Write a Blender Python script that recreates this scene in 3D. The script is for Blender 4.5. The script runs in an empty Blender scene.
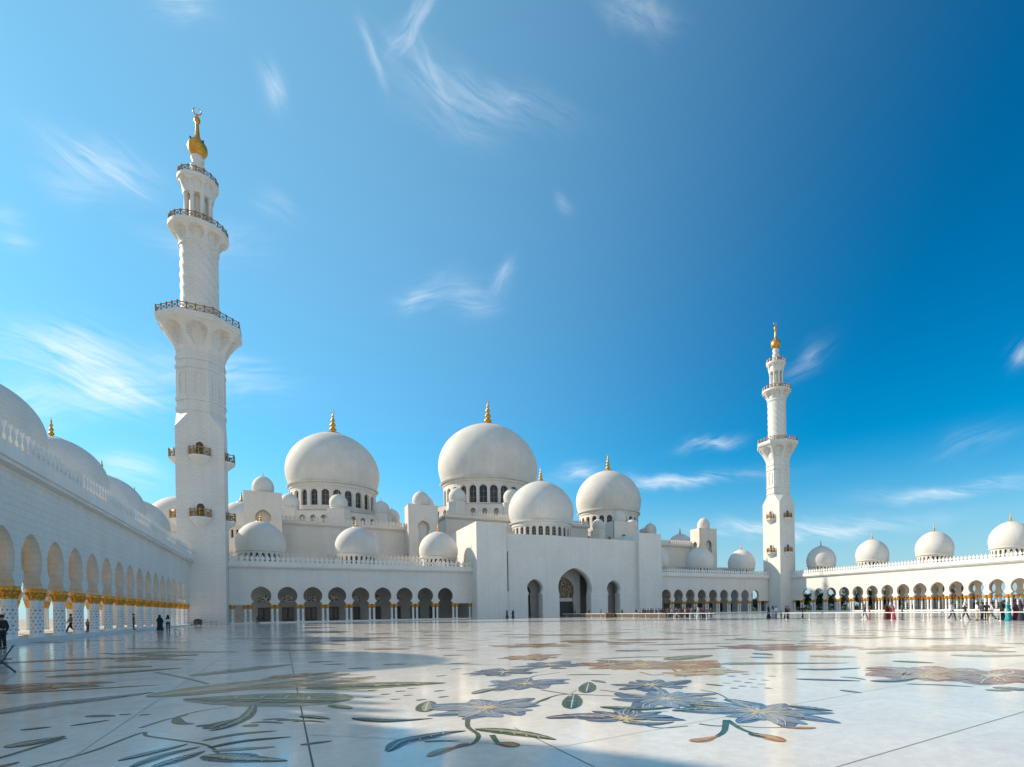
import bpy, bmesh, math, random
from mathutils import Matrix, Vector
random.seed(7)
R = math.radians
PI = math.pi
sc = bpy.context.scene
COL = sc.collection

# ------------------------------------------------------------------ camera
PX, PY = 600.0, 609.916
ROLL = R(0.93957)
FPX = 532.588
PSI = R(30.2021)
CAMH = 1.75
_c, _s = math.cos(ROLL), math.sin(ROLL)
_cp, _sp = math.cos(PSI), math.sin(PSI)
def ray(x, y):
    X = x - PX; Y = y - PY
    a = (X*_c - Y*_s)/FPX; b = (-X*_s - Y*_c)/FPX
    return (a*_cp + _sp, -a*_sp + _cp, b)
def fl(x, y, z=0.0):            # where a sight line of the survey meets the floor
    r = ray(x, y); t = (z - CAMH)/r[2]
    return (r[0]*t, r[1]*t)
cam = bpy.data.cameras.new("camera")
camo = bpy.data.objects.new("camera", cam); COL.objects.link(camo)
cam.sensor_fit = 'HORIZONTAL'; cam.sensor_width = 36.0
cam.lens = FPX/1024*36.0
cam.shift_x = -(PX-512)/1024; cam.shift_y = (PY-383.5)/1024
cam.clip_end = 20000; cam.clip_start = 0.1
camo.matrix_world = Matrix.Translation((0, 0, CAMH)) @ Matrix.Rotation(-PSI, 4, 'Z') @ Matrix.Rotation(PI/2, 4, 'X') @ Matrix.Rotation(-ROLL, 4, 'Z')
sc.camera = camo

# ------------------------------------------------------------------ materials
def newmat(name):
    m = bpy.data.materials.new(name); m.use_nodes = True
    nt = m.node_tree
    b = nt.nodes['Principled BSDF']
    return m, nt, b
def N(nt, t, **kw):
    n = nt.nodes.new(t)
    for k, v in kw.items(): setattr(n, k, v)
    return n
def L(nt, a, b): nt.links.new(a, b)
def math_n(nt, op, a, b=None, c=None):
    n = N(nt, 'ShaderNodeMath', operation=op)
    for i, v in enumerate((a, b, c)):
        if v is None: continue
        if isinstance(v, (int, float)): n.inputs[i].default_value = v
        else: L(nt, v, n.inputs[i])
    return n.outputs[0]
def mixc(nt, fac, c1, c2, bt='MIX'):
    n = N(nt, 'ShaderNodeMix', data_type='RGBA', blend_type=bt)
    for sock, v in ((n.inputs['Factor'], fac), (n.inputs['A'], c1), (n.inputs['B'], c2)):
        if hasattr(v, 'is_linked') or hasattr(v, 'links'): L(nt, v, sock)
        elif isinstance(v, (int, float)): sock.default_value = v
        else: sock.default_value = (*v, 1)
    return n.outputs['Result']
def ramp(nt, fac, stops):
    n = N(nt, 'ShaderNodeValToRGB')
    L(nt, fac, n.inputs[0])
    e = n.color_ramp.elements
    while len(e) < len(stops): e.new(0.5)
    for el, (p, v) in zip(e, stops):
        el.position = p; el.color = (*v, 1) if not isinstance(v, (int, float)) else (v, v, v, 1)
    return n.outputs[0]

def marble(name, base, tint, bw=1.1, bh=0.55, rough=0.6, joint=0.85, domes=False):
    """white marble cladding: slabs with joints, each slab a slightly different tone"""
    m, nt, b = newmat(name)
    geo = N(nt, 'ShaderNodeNewGeometry')
    sp = N(nt, 'ShaderNodeSeparateXYZ'); L(nt, geo.outputs['Position'], sp.inputs[0])
    sn = N(nt, 'ShaderNodeSeparateXYZ'); L(nt, geo.outputs['True Normal'], sn.inputs[0])
    ax = math_n(nt, 'ABSOLUTE', sn.outputs[0]); ay = math_n(nt, 'ABSOLUTE', sn.outputs[1])
    sel = math_n(nt, 'GREATER_THAN', ax, ay)
    u = math_n(nt, 'ADD', math_n(nt, 'MULTIPLY', sp.outputs[1], sel),
               math_n(nt, 'MULTIPLY', sp.outputs[0], math_n(nt, 'SUBTRACT', 1.0, sel)))
    cv = N(nt, 'ShaderNodeCombineXYZ'); L(nt, u, cv.inputs[0]); L(nt, sp.outputs[2], cv.inputs[1])
    br = N(nt, 'ShaderNodeTexBrick'); L(nt, cv.outputs[0], br.inputs['Vector'])
    br.inputs['Color1'].default_value = (0.965, 0.965, 0.965, 1); br.inputs['Color2'].default_value = (1, 1, 1, 1)
    br.inputs['Mortar'].default_value = (joint, joint, joint, 1)
    br.inputs['Scale'].default_value = 1.0; br.inputs['Brick Width'].default_value = bw; br.inputs['Row Height'].default_value = bh
    br.inputs['Mortar Size'].default_value = 0.035; br.inputs['Mortar Smooth'].default_value = 0.3
    nz = N(nt, 'ShaderNodeTexNoise'); L(nt, geo.outputs['Position'], nz.inputs['Vector'])
    nz.inputs['Scale'].default_value = 0.22; nz.inputs['Detail'].default_value = 6
    col = mixc(nt, ramp(nt, nz.outputs[0], [(0.3, 0.0), (0.7, 1.0)]), base, tint)
    nz2 = N(nt, 'ShaderNodeTexNoise'); L(nt, geo.outputs['Position'], nz2.inputs['Vector'])
    nz2.inputs['Scale'].default_value = 2.2; nz2.inputs['Detail'].default_value = 5
    col = mixc(nt, 1.0, col, ramp(nt, nz2.outputs[0], [(0.25, 0.955), (0.65, 1.0)]), 'MULTIPLY')
    col = mixc(nt, 1.0, col, br.outputs['Color'], 'MULTIPLY')
    # rain streaks running down from ledges
    mp = N(nt, 'ShaderNodeMapping'); L(nt, geo.outputs['Position'], mp.inputs['Vector']); mp.inputs['Scale'].default_value = (0.9, 0.9, 0.05)
    n3 = N(nt, 'ShaderNodeTexNoise'); L(nt, mp.outputs[0], n3.inputs['Vector']); n3.inputs['Scale'].default_value = 1.0; n3.inputs['Detail'].default_value = 4
    col = mixc(nt, 1.0, col, ramp(nt, n3.outputs[0], [(0.3, 0.95), (0.6, 1.0)]), 'MULTIPLY')
    L(nt, col, b.inputs['Base Color'])
    b.inputs['Roughness'].default_value = rough; b.inputs['Specular IOR Level'].default_value = 0.35
    bp = N(nt, 'ShaderNodeBump'); bp.inputs['Strength'].default_value = 0.15; bp.inputs['Distance'].default_value = 0.02
    L(nt, br.outputs['Fac'], bp.inputs['Height']); bp.invert = True
    L(nt, bp.outputs[0], b.inputs['Normal'])
    return m

M = {}
M['wall'] = marble('marble_wall', (0.80, 0.765, 0.705), (0.73, 0.70, 0.65))
M['dome'] = marble('marble_dome', (0.76, 0.725, 0.665), (0.67, 0.635, 0.58), bw=0.8, bh=0.42, joint=0.90, rough=0.75)
M['cream'] = marble('marble_cream', (0.78, 0.72, 0.64), (0.70, 0.645, 0.57), bw=1.0, bh=0.5)
M['minaret'] = marble('marble_minaret', (0.80, 0.765, 0.705), (0.73, 0.70, 0.65), bw=0.95, bh=0.48, joint=0.80)
M['bounce_warm'] = marble('marble_bounce_warm', (0.74, 0.64, 0.53), (0.64, 0.55, 0.46), bw=1.0, bh=0.5, joint=0.88)  # warm bounce light inside the arcades is put into this marble's colour
M['plain'] = marble('marble_trim', (0.82, 0.79, 0.74), (0.76, 0.735, 0.69), bw=3.0, bh=30.0, joint=0.9)

def simple(name, col, rough=0.5, metal=0.0, var=0.0, scale=4.0, bump=0.0):
    m, nt, b = newmat(name)
    b.inputs['Roughness'].default_value = rough; b.inputs['Metallic'].default_value = metal
    if var:
        tc = N(nt, 'ShaderNodeNewGeometry')
        nz = N(nt, 'ShaderNodeTexNoise'); L(nt, tc.outputs['Position'], nz.inputs['Vector'])
        nz.inputs['Scale'].default_value = scale; nz.inputs['Detail'].default_value = 5
        lo = tuple(c*(1-var) for c in col); hi = tuple(min(1, c*(1+var)) for c in col)
        L(nt, ramp(nt, nz.outputs[0], [(0.3, lo), (0.7, hi)]), b.inputs['Base Color'])
        if bump:
            bp = N(nt, 'ShaderNodeBump'); bp.inputs['Strength'].default_value = bump; bp.inputs['Distance'].default_value = 0.05
            L(nt, nz.outputs[0], bp.inputs['Height']); L(nt, bp.outputs[0], b.inputs['Normal'])
    else: b.inputs['Base Color'].default_value = (*col, 1)
    return m
M['gold'] = simple('gold_leaf', (0.68, 0.33, 0.05), 0.36, 0.65, 0.3, 6.0, 0.7)
M['bronze'] = simple('bronze_rail', (0.32, 0.19, 0.09), 0.45, 0.4, 0.3, 3.0)
M['brassrail'] = simple('brass_rail', (0.42, 0.25, 0.09), 0.42, 0.7, 0.3, 3.0)
M['glass'] = simple('dark_glass', (0.035, 0.035, 0.04), 0.12, 0.0, 0.3, 0.6)
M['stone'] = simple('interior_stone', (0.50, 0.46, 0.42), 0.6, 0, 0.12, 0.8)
M['wood'] = simple('dark_wood', (0.10, 0.065, 0.04), 0.45, 0, 0.3, 2.0)
M['roof'] = simple('roof_stone', (0.70, 0.68, 0.64), 0.7, 0, 0.08, 0.7)
M['joint'] = simple('floor_joint', (0.05, 0.05, 0.055), 0.5)
M['jointl'] = simple('floor_joint_pale', (0.36, 0.31, 0.25), 0.5)
M['white'] = simple('white_paint', (0.80, 0.80, 0.78), 0.4, 0, 0.04, 3.0)
M['steel'] = simple('dark_steel', (0.10, 0.10, 0.11), 0.35, 0.8, 0.2, 6.0)
M['black'] = simple('black_plastic', (0.03, 0.03, 0.035), 0.45, 0, 0.3, 4.0)
M['rope'] = simple('red_rope', (0.22, 0.05, 0.05), 0.7)
M['bark'] = simple('bark', (0.13, 0.10, 0.075), 0.9, 0, 0.35, 6.0, 0.5)
M['sand'] = simple('sand_ground', (0.36, 0.31, 0.24), 0.9, 0, 0.15, 0.05)
M['desk'] = simple('varnished_oak', (0.45, 0.27, 0.11), 0.35, 0, 0.2, 3.0)
def leafmat(name, c):
    m, nt, b = newmat(name)
    oi = N(nt, 'ShaderNodeNewGeometry')
    nz = N(nt, 'ShaderNodeTexNoise'); L(nt, oi.outputs['Position'], nz.inputs['Vector']); nz.inputs['Scale'].default_value = 1.2
    L(nt, ramp(nt, nz.outputs[0], [(0.3, tuple(x*0.6 for x in c)), (0.7, tuple(x*1.35 for x in c))]), b.inputs['Base Color'])
    b.inputs['Roughness'].default_value = 0.55
    return m
M['leaf'] = leafmat('foliage', (0.055, 0.085, 0.028))
M['leaf2'] = leafmat('foliage_dark', (0.04, 0.065, 0.03))
M['lawn'] = simple('lawn_grass', (0.07, 0.11, 0.035), 0.9, 0, 0.3, 0.8)
M['palm'] = leafmat('palm_fronds', (0.07, 0.10, 0.035))

# column marble with semi-precious inlay (dark little flowers set in rows)
def column_mat():
    m, nt, b = newmat('inlaid_column_marble')
    tc = N(nt, 'ShaderNodeTexCoord')
    sp = N(nt, 'ShaderNodeSeparateXYZ'); L(nt, tc.outputs['Object'], sp.inputs[0])
    geo_ = N(nt, 'ShaderNodeNewGeometry')
    ang = math_n(nt, 'MULTIPLY', math_n(nt, 'ARCTAN2', sp.outputs[1], sp.outputs[0]), 6/(2*PI))
    zz = math_n(nt, 'MULTIPLY', sp.outputs[2], 3.6)
    row = math_n(nt, 'FLOOR', zz)
    off = math_n(nt, 'MULTIPLY', math_n(nt, 'MODULO', row, 2.0), 0.5)
    fa = math_n(nt, 'SUBTRACT', math_n(nt, 'FRACT', math_n(nt, 'ADD', math_n(nt, 'ADD', ang, off), 10)), 0.5)
    fz = math_n(nt, 'SUBTRACT', math_n(nt, 'FRACT', zz), 0.5)
    d = math_n(nt, 'SQRT', math_n(nt, 'ADD', math_n(nt, 'POWER', math_n(nt, 'ABSOLUTE', fa), 2.0), math_n(nt, 'POWER', math_n(nt, 'ABSOLUTE', fz), 2.0)))
    band = math_n(nt, 'MULTIPLY', math_n(nt, 'GREATER_THAN', sp.outputs[2], 0.3), math_n(nt, 'LESS_THAN', sp.outputs[2], 2.35))
    wn0 = N(nt, 'ShaderNodeTexNoise'); L(nt, geo_.outputs['Position'], wn0.inputs['Vector']); wn0.inputs['Scale'].default_value = 3.1
    dot = math_n(nt, 'MULTIPLY', math_n(nt, 'LESS_THAN', d, math_n(nt, 'MULTIPLY', wn0.outputs[0], 0.34)), band)
    wn = N(nt, 'ShaderNodeTexWhiteNoise', noise_dimensions='2D')
    cv = N(nt, 'ShaderNodeCombineXYZ'); L(nt, math_n(nt, 'FLOOR', math_n(nt, 'ADD', ang, off)), cv.inputs[0]); L(nt, row, cv.inputs[1])
    L(nt, cv.outputs[0], wn.inputs['Vector'])
    ic = ramp(nt, wn.outputs[0], [(0.0, (0.05, 0.07, 0.11)), (0.45, (0.16, 0.06, 0.06)), (0.8, (0.06, 0.09, 0.07))])
    nz = N(nt, 'ShaderNodeTexNoise'); L(nt, tc.outputs['Object'], nz.inputs['Vector']); nz.inputs['Scale'].default_value = 2.0
    base = ramp(nt, nz.outputs[0], [(0.3, (0.74, 0.73, 0.71)), (0.7, (0.82, 0.81, 0.79))])
    L(nt, mixc(nt, dot, base, ic), b.inputs['Base Color']); b.inputs['Roughness'].default_value = 0.3
    return m
M['column'] = column_mat()

def lattice_mat(nm='gilded_lattice', c0=(0.02, 0.018, 0.016), c1=(0.50, 0.36, 0.16), wd=0.055):
    m, nt, b = newmat(nm)
    geo = N(nt, 'ShaderNodeNewGeometry')
    v = N(nt, 'ShaderNodeTexVoronoi', feature='DISTANCE_TO_EDGE'); L(nt, geo.outputs['Position'], v.inputs['Vector']); v.inputs['Scale'].default_value = 1.5
    f = math_n(nt, 'LESS_THAN', v.outputs['Distance'], wd)
    L(nt, mixc(nt, f, c0, c1), b.inputs['Base Color'])
    b.inputs['Roughness'].default_value = 0.3
    return m
M['lattice'] = lattice_mat()
M['lattice2'] = lattice_mat('pale_lattice', (0.10, 0.09, 0.08), (0.70, 0.64, 0.52), 0.12)

def floor_mat():
    m, nt, b = newmat('polished_floor_marble')
    geo = N(nt, 'ShaderNodeNewGeometry')
    br = N(nt, 'ShaderNodeTexBrick'); L(nt, geo.outputs['Position'], br.inputs['Vector'])
    br.offset = 0.0
    br.inputs['Scale'].default_value = 1.0; br.inputs['Brick Width'].default_value = 1.2; br.inputs['Row Height'].default_value = 1.2
    br.inputs['Mortar Size'].default_value = 0.004; br.inputs['Mortar Smooth'].default_value = 0.5
    br.inputs['Color1'].default_value = (0.92, 0.92, 0.925, 1); br.inputs['Color2'].default_value = (1, 1, 1, 1); br.inputs['Mortar'].default_value = (0.88, 0.87, 0.86, 1)
    nz = N(nt, 'ShaderNodeTexNoise'); L(nt, geo.outputs['Position'], nz.inputs['Vector']); nz.inputs['Scale'].default_value = 0.35; nz.inputs['Detail'].default_value = 8
    c = ramp(nt, nz.outputs[0], [(0.3, (0.77, 0.725, 0.645)), (0.65, (0.88, 0.83, 0.75))])
    n2 = N(nt, 'ShaderNodeTexNoise'); L(nt, geo.outputs['Position'], n2.inputs['Vector']); n2.inputs['Scale'].default_value = 5.0; n2.inputs['Detail'].default_value = 8; n2.inputs['Roughness'].default_value = 0.7
    c = mixc(nt, 1.0, c, ramp(nt, n2.outputs[0], [(0.3, 0.84), (0.6, 1.0)]), 'MULTIPLY')
    n4 = N(nt, 'ShaderNodeTexNoise'); L(nt, geo.outputs['Position'], n4.inputs['Vector']); n4.inputs['Scale'].default_value = 60.0; n4.inputs['Detail'].default_value = 3
    c = mixc(nt, 1.0, c, ramp(nt, n4.outputs[0], [(0.3, 0.84), (0.62, 1.0)]), 'MULTIPLY')
    c = mixc(nt, 1.0, c, br.outputs['Color'], 'MULTIPLY')
    L(nt, c, b.inputs['Base Color'])
    n3 = N(nt, 'ShaderNodeTexNoise'); L(nt, geo.outputs['Position'], n3.inputs['Vector']); n3.inputs['Scale'].default_value = 1.1; n3.inputs['Detail'].default_value = 5
    L(nt, ramp(nt, n3.outputs[0], [(0.3, 0.07), (0.7, 0.17)]), b.inputs['Roughness'])
    mp = N(nt, 'ShaderNodeTexNoise'); L(nt, geo.outputs['Position'], mp.inputs['Vector']); mp.inputs['Scale'].default_value = 1.6; mp.inputs['Detail'].default_value = 3
    bp = N(nt, 'ShaderNodeBump'); bp.inputs['Strength'].default_value = 0.06; bp.inputs['Distance'].default_value = 0.02
    L(nt, mp.outputs[0], bp.inputs['Height']); L(nt, bp.outputs[0], b.inputs['Normal'])
    b.inputs['IOR'].default_value = 1.31; b.inputs['Specular IOR Level'].default_value = 0.5
    return m
M['floor'] = floor_mat()
def inlay(name, c, c2):
    m, nt, b = newmat('inlay_' + name)
    geo = N(nt, 'ShaderNodeNewGeometry')
    nz = N(nt, 'ShaderNodeTexNoise'); L(nt, geo.outputs['Position'], nz.inputs['Vector']); nz.inputs['Scale'].default_value = 3.5; nz.inputs['Detail'].default_value = 8; nz.inputs['Roughness'].default_value = 0.7
    br = N(nt, 'ShaderNodeTexVoronoi'); L(nt, geo.outputs['Position'], br.inputs['Vector']); br.inputs['Scale'].default_value = 9
    col = ramp(nt, nz.outputs[0], [(0.32, c), (0.66, c2)])
    col = mixc(nt, 0.6, col, ramp(nt, math_n(nt, 'FRACT', math_n(nt, 'MULTIPLY', br.outputs['Distance'], 3.0)), [(0.0, 0.72), (1.0, 1.0)]), 'MULTIPLY')
    L(nt, col, b.inputs['Base Color']); b.inputs['Roughness'].default_value = 0.14; b.inputs['IOR'].default_value = 1.17
    return m
I = {
 'blue': inlay('blue', (0.045, 0.09, 0.17), (0.14, 0.22, 0.33)),
 'navy': inlay('navy', (0.02, 0.04, 0.09), (0.07, 0.115, 0.19)),
 'grey': inlay('grey', (0.13, 0.185, 0.26), (0.29, 0.35, 0.42)),
 'teal': inlay('teal', (0.012, 0.055, 0.075), (0.045, 0.14, 0.17)),
 'green': inlay('green', (0.025, 0.06, 0.04), (0.08, 0.14, 0.08)),
 'olive': inlay('olive', (0.14, 0.15, 0.05), (0.28, 0.27, 0.12)),
 'sage': inlay('sage', (0.18, 0.21, 0.15), (0.32, 0.34, 0.25)),
 'tan': inlay('tan', (0.38, 0.22, 0.1), (0.54, 0.36, 0.19)),
 'orange': inlay('orange', (0.38, 0.14, 0.035), (0.56, 0.28, 0.09)),
 'rust': inlay('rust', (0.19, 0.055, 0.03), (0.36, 0.14, 0.075)),
 'mauve': inlay('mauve', (0.19, 0.08, 0.1), (0.36, 0.2, 0.2)),
 'bone': inlay('bone', (0.46, 0.44, 0.40), (0.60, 0.58, 0.53)),
 'cream': inlay('cream', (0.52, 0.38, 0.19), (0.68, 0.56, 0.36)),
}

# ------------------------------------------------------------------ mesh helpers
class MB:
    def __init__(s): s.v = []; s.f = []; s.m = []; s.sm = []
    def face(s, pts, mi=0, smooth=False):
        i = len(s.v); s.v += [tuple(p) for p in pts]; s.f.append(tuple(range(i, i+len(pts)))); s.m.append(mi); s.sm.append(smooth)
    def grid(s, rows, mi=0, smooth=True, close=True):
        """rows: list of rings of points"""
        i = len(s.v); n = len(rows[0])
        for r in rows: s.v += [tuple(p) for p in r]
        for a in range(len(rows)-1):
            for k in range(n if close else n-1):
                k2 = (k+1) % n
                s.f.append((i+a*n+k, i+a*n+k2, i+(a+1)*n+k2, i+(a+1)*n+k)); s.m.append(mi); s.sm.append(smooth)
    def box(s, x0, y0, z0, x1, y1, z1, mi=0):
        p = [(x0,y0,z0),(x1,y0,z0),(x1,y1,z0),(x0,y1,z0),(x0,y0,z1),(x1,y0,z1),(x1,y1,z1),(x0,y1,z1)]
        i = len(s.v); s.v += p
        for f in ((3,2,1,0),(4,5,6,7),(0,1,5,4),(1,2,6,5),(2,3,7,6),(3,0,4,7)):
            s.f.append(tuple(i+k for k in f)); s.m.append(mi); s.sm.append(False)
    def lathe(s, prof, c=(0,0,0), n=32, mi=0, smooth=True, cap=True, ph=0.0):
        rows = [[(c[0]+r*math.cos(ph+2*PI*k/n), c[1]+r*math.sin(ph+2*PI*k/n), c[2]+z) for k in range(n)] for r, z in prof]
        s.grid(rows, mi, smooth)
        if cap:
            if prof[-1][0] > 1e-4: s.face(rows[-1], mi)
            if prof[0][0] > 1e-4: s.face(rows[0][::-1], mi)
    def tube(s, pts, r, n=8, mi=0, smooth=True):
        pts = [Vector(p) for p in pts]
        rows = []
        for i, p in enumerate(pts):
            t = (pts[min(i+1, len(pts)-1)] - pts[max(i-1, 0)]).normalized()
            a = t.cross(Vector((0, 0, 1)))
            if a.length < 1e-3: a = Vector((1, 0, 0))
            a.normalize(); b = t.cross(a)
            rr = r[i] if isinstance(r, (list, tuple)) else r
            rows.append([p + (a*math.cos(2*PI*k/n) + b*math.sin(2*PI*k/n))*rr for k in range(n)])
        s.grid(rows, mi, smooth); s.face(rows[0][::-1], mi); s.face(rows[-1], mi)
    def prism(s, poly, fn, w0, w1, mi=0, smooth=False):
        """poly in (u,z); fn(u,w,z)->xyz; extruded from w0 to w1"""
        a = [fn(u, w0, z) for u, z in poly]; b = [fn(u, w1, z) for u, z in poly]
        s.face(a, mi); s.face(b[::-1], mi)
        n = len(poly)
        for k in range(n):
            k2 = (k+1) % n
            s.face([a[k], b[k], b[k2], a[k2]], mi, smooth)
    def mesh(s, name, mats, weld=False, off=(0,0,0)):
        me = bpy.data.meshes.new(name)
        me.from_pydata([(x-off[0], y-off[1], z-off[2]) for x, y, z in s.v], [], s.f)
        for m in mats: me.materials.append(m)
        me.polygons.foreach_set('material_index', s.m); me.polygons.foreach_set('use_smooth', s.sm)
        bm = bmesh.new(); bm.from_mesh(me)
        if weld: bmesh.ops.remove_doubles(bm, verts=bm.verts, dist=0.0008)
        bmesh.ops.recalc_face_normals(bm, faces=bm.faces)
        bm.to_mesh(me); bm.free(); me.update()
        return me
    def build(s, name, mats, parent=None, weld=False, loc=None):
        """vertices given in the parent's frame; loc puts the origin there"""
        if not isinstance(mats, (list, tuple)): mats = [mats]
        off = loc or (0, 0, 0)
        o = bpy.data.objects.new(name, s.mesh(name, mats, weld, off)); COL.objects.link(o)
        o.location = off
        if parent: o.parent = parent
        return o
def inst(name, me, parent, loc, rz=0.0):
    o = bpy.data.objects.new(name, me); COL.objects.link(o); o.location = loc; o.rotation_euler = (0, 0, rz)
    if parent: o.parent = parent
    return o
def thing(name, label, cat, loc=(0,0,0), rz=0, group=None):
    o = bpy.data.objects.new(name, None); COL.objects.link(o); o.empty_display_size = 0.5
    o.location = loc; o.rotation_euler = (0, 0, rz); o['label'] = label; o['category'] = cat
    if group: o['group'] = group
    return o
def struct(o): o['kind'] = 'structure'; return o

# ------------------------------------------------------------------ world / light
SUN_EL = R(30.5)
SUN_DIR = Vector((-0.700*math.cos(SUN_EL), 0.714*math.cos(SUN_EL), math.sin(SUN_EL)))
sl = bpy.data.lights.new('sun', 'SUN'); slo = bpy.data.objects.new('sun', sl); COL.objects.link(slo)
sl.energy = 3.9; sl.angle = R(0.53); sl.color = (1.0, 0.85, 0.67)
slo.rotation_euler = (-SUN_DIR).to_track_quat('-Z', 'Y').to_euler()
world = bpy.data.worlds.new("World"); sc.world = world; world.use_nodes = True
wt = world.node_tree
bg = wt.nodes['Background']
sky = N(wt, 'ShaderNodeTexSky', sky_type='NISHITA'); sky.sun_disc = False
sky.sun_elevation = SUN_EL; sky.sun_rotation = math.atan2(SUN_DIR.x, SUN_DIR.y)
sky.air_density = 1.1; sky.dust_density = 0.5; sky.ozone_density = 3.0; sky.altitude = 0
hs = N(wt, 'ShaderNodeHueSaturation'); hs.inputs['Saturation'].default_value = 1.24
v1 = N(wt, 'ShaderNodeVectorMath', operation='SCALE'); L(wt, sky.outputs[0], v1.inputs[0]); v1.inputs['Scale'].default_value = 0.25
gm = N(wt, 'ShaderNodeGamma'); L(wt, v1.outputs[0], gm.inputs[0]); gm.inputs[1].default_value = 1.3
v2 = N(wt, 'ShaderNodeVectorMath', operation='SCALE'); L(wt, gm.outputs[0], v2.inputs[0]); v2.inputs['Scale'].default_value = 4.0
tn = N(wt, 'ShaderNodeVectorMath', operation='MULTIPLY'); L(wt, v2.outputs[0], tn.inputs[0]); tn.inputs[1].default_value = (0.60, 1.06, 1.07)
L(wt, tn.outputs[0], hs.inputs['Color'])
tc = N(wt, 'ShaderNodeTexCoord')
ws = N(wt, 'ShaderNodeSeparateXYZ'); L(wt, tc.outputs['Generated'], ws.inputs[0])
AZ = math_n(wt, 'ARCTAN2', ws.outputs[0], ws.outputs[1])
EL = math_n(wt, 'ARCSINE', ws.outputs[2])
cvw = N(wt, 'ShaderNodeCombineXYZ'); L(wt, AZ, cvw.inputs[0]); L(wt, EL, cvw.inputs[1])
warp = N(wt, 'ShaderNodeTexNoise'); L(wt, cvw.outputs[0], warp.inputs['Vector']); warp.inputs['Scale'].default_value = 7.0; warp.inputs['Detail'].default_value = 4
wsub = N(wt, 'ShaderNodeVectorMath', operation='SUBTRACT'); L(wt, warp.outputs['Color'], wsub.inputs[0]); wsub.inputs[1].default_value = (0.5, 0.5, 0.5)
wsc = N(wt, 'ShaderNodeVectorMath', operation='SCALE'); L(wt, wsub.outputs[0], wsc.inputs[0]); wsc.inputs['Scale'].default_value = 0.075
wad = N(wt, 'ShaderNodeVectorMath', operation='ADD'); L(wt, cvw.outputs[0], wad.inputs[0]); L(wt, wsc.outputs[0], wad.inputs[1])
wsc2 = N(wt, 'ShaderNodeVectorMath', operation='SCALE'); L(wt, wsub.outputs[0], wsc2.inputs[0]); wsc2.inputs['Scale'].default_value = 0.045
wad2 = N(wt, 'ShaderNodeVectorMath', operation='ADD'); L(wt, cvw.outputs[0], wad2.inputs[0]); L(wt, wsc2.outputs[0], wad2.inputs[1])
def azel(x, y):
    d = Vector(ray(x, y)).normalized(); return math.atan2(d.x, d.y), math.asin(d.z)
WISPS = [ # two ends of a cirrus streak in the survey, half width (px), strength
 ((430,-10),(394,68),8,.55), ((366,40),(388,98),6,.34), ((410,40),(450,95),8,.3), ((385,70),(520,120),22,.24), ((440,70),(580,125),12,.2),
 ((150,-8),(215,14),14,.5), ((262,60),(284,118),11,.5), ((40,130),(165,182),15,.62), ((30,165),(130,200),14,.3),
 ((-10,340),(170,385),30,.95), ((60,395),(170,380),15,.6), ((150,365),(290,385),18,.55), ((-20,425),(60,400),22,.6),
 ((396,302),(450,285),10,.42), ((486,280),(512,252),6,.36), ((440,300),(500,285),16,.25), ((600,2),(680,28),10,.35),
 ((678,442),(742,434),5,.8), ((560,480),(765,472),6,.6), ((640,470),(700,478),4,.4), ((870,494),(1040,480),6,.75), ((690,530),(935,517),8,.75),
 ((560,478),(600,470),8,.5), ((780,372),(832,346),8,.25), ((1008,365),(1030,345),9,.5), ((-10,215),(40,222),11,.4), ((80,470),(160,480),16,.5),
 ((140,225),(270,250),14,.25), ((250,200),(300,230),9,.2), ((560,200),(580,212),6,.2), ((930,450),(1030,430),12,.15)]
STREAK = {}
tot = None
for (p0, p1, hw, st) in WISPS:
    a0 = azel(*p0); a1 = azel(*p1)
    cx, cy = (a0[0]+a1[0])/2, (a0[1]+a1[1])/2
    an = math.atan2(a1[1]-a0[1], a1[0]-a0[0]); ln = math.hypot(a1[0]-a0[0], a1[1]-a0[1])/2
    dn = math.sqrt(1+((p0[0]+p1[0])/2-PX)**2/FPX**2+((p0[1]+p1[1])/2-PY)**2/FPX**2)
    hwr = hw/(FPX*dn)
    mp = N(wt, 'ShaderNodeMapping', vector_type='TEXTURE'); L(wt, wad.outputs[0], mp.inputs['Vector'])
    mp.inputs['Location'].default_value = (cx, cy, 0); mp.inputs['Rotation'].default_value = (0, 0, an)
    mp.inputs['Scale'].default_value = (ln*0.75, hwr, 1)
    nm = N(wt, 'ShaderNodeVectorMath', operation='LENGTH'); L(wt, mp.outputs[0], nm.inputs[0])
    g = math_n(wt, 'POWER', 2.718, math_n(wt, 'MULTIPLY', math_n(wt, 'POWER', nm.outputs['Value'], 2.0), -0.9))
    bi = int(((an % PI)/PI)*6) % 6
    if bi not in STREAK:
        mp2 = N(wt, 'ShaderNodeMapping', vector_type='TEXTURE'); L(wt, wad2.outputs[0], mp2.inputs['Vector'])
        mp2.inputs['Location'].default_value = (random.random(), random.random(), random.random()*9); mp2.inputs['Rotation'].default_value = (0, 0, (bi+.5)*PI/6)
        mp2.inputs['Scale'].default_value = (0.10, 0.015, 1)
        nz = N(wt, 'ShaderNodeTexNoise'); L(wt, mp2.outputs[0], nz.inputs['Vector']); nz.inputs['Scale'].default_value = 1.0; nz.inputs['Detail'].default_value = 7; nz.inputs['Roughness'].default_value = 0.62; nz.inputs['Distortion'].default_value = 0.45
        mr = N(wt, 'ShaderNodeMapRange'); L(wt, nz.outputs[0], mr.inputs[0]); mr.inputs[1].default_value = 0.33; mr.inputs[2].default_value = 0.86
        STREAK[bi] = mr.outputs[0]
    s_ = math_n(wt, 'MULTIPLY', g, STREAK[bi])
    s_ = math_n(wt, 'MULTIPLY', s_, st*1.35)
    tot = s_ if tot is None else math_n(wt, 'ADD', tot, s_)
tot = math_n(wt, 'MINIMUM', tot, 0.85)
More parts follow.
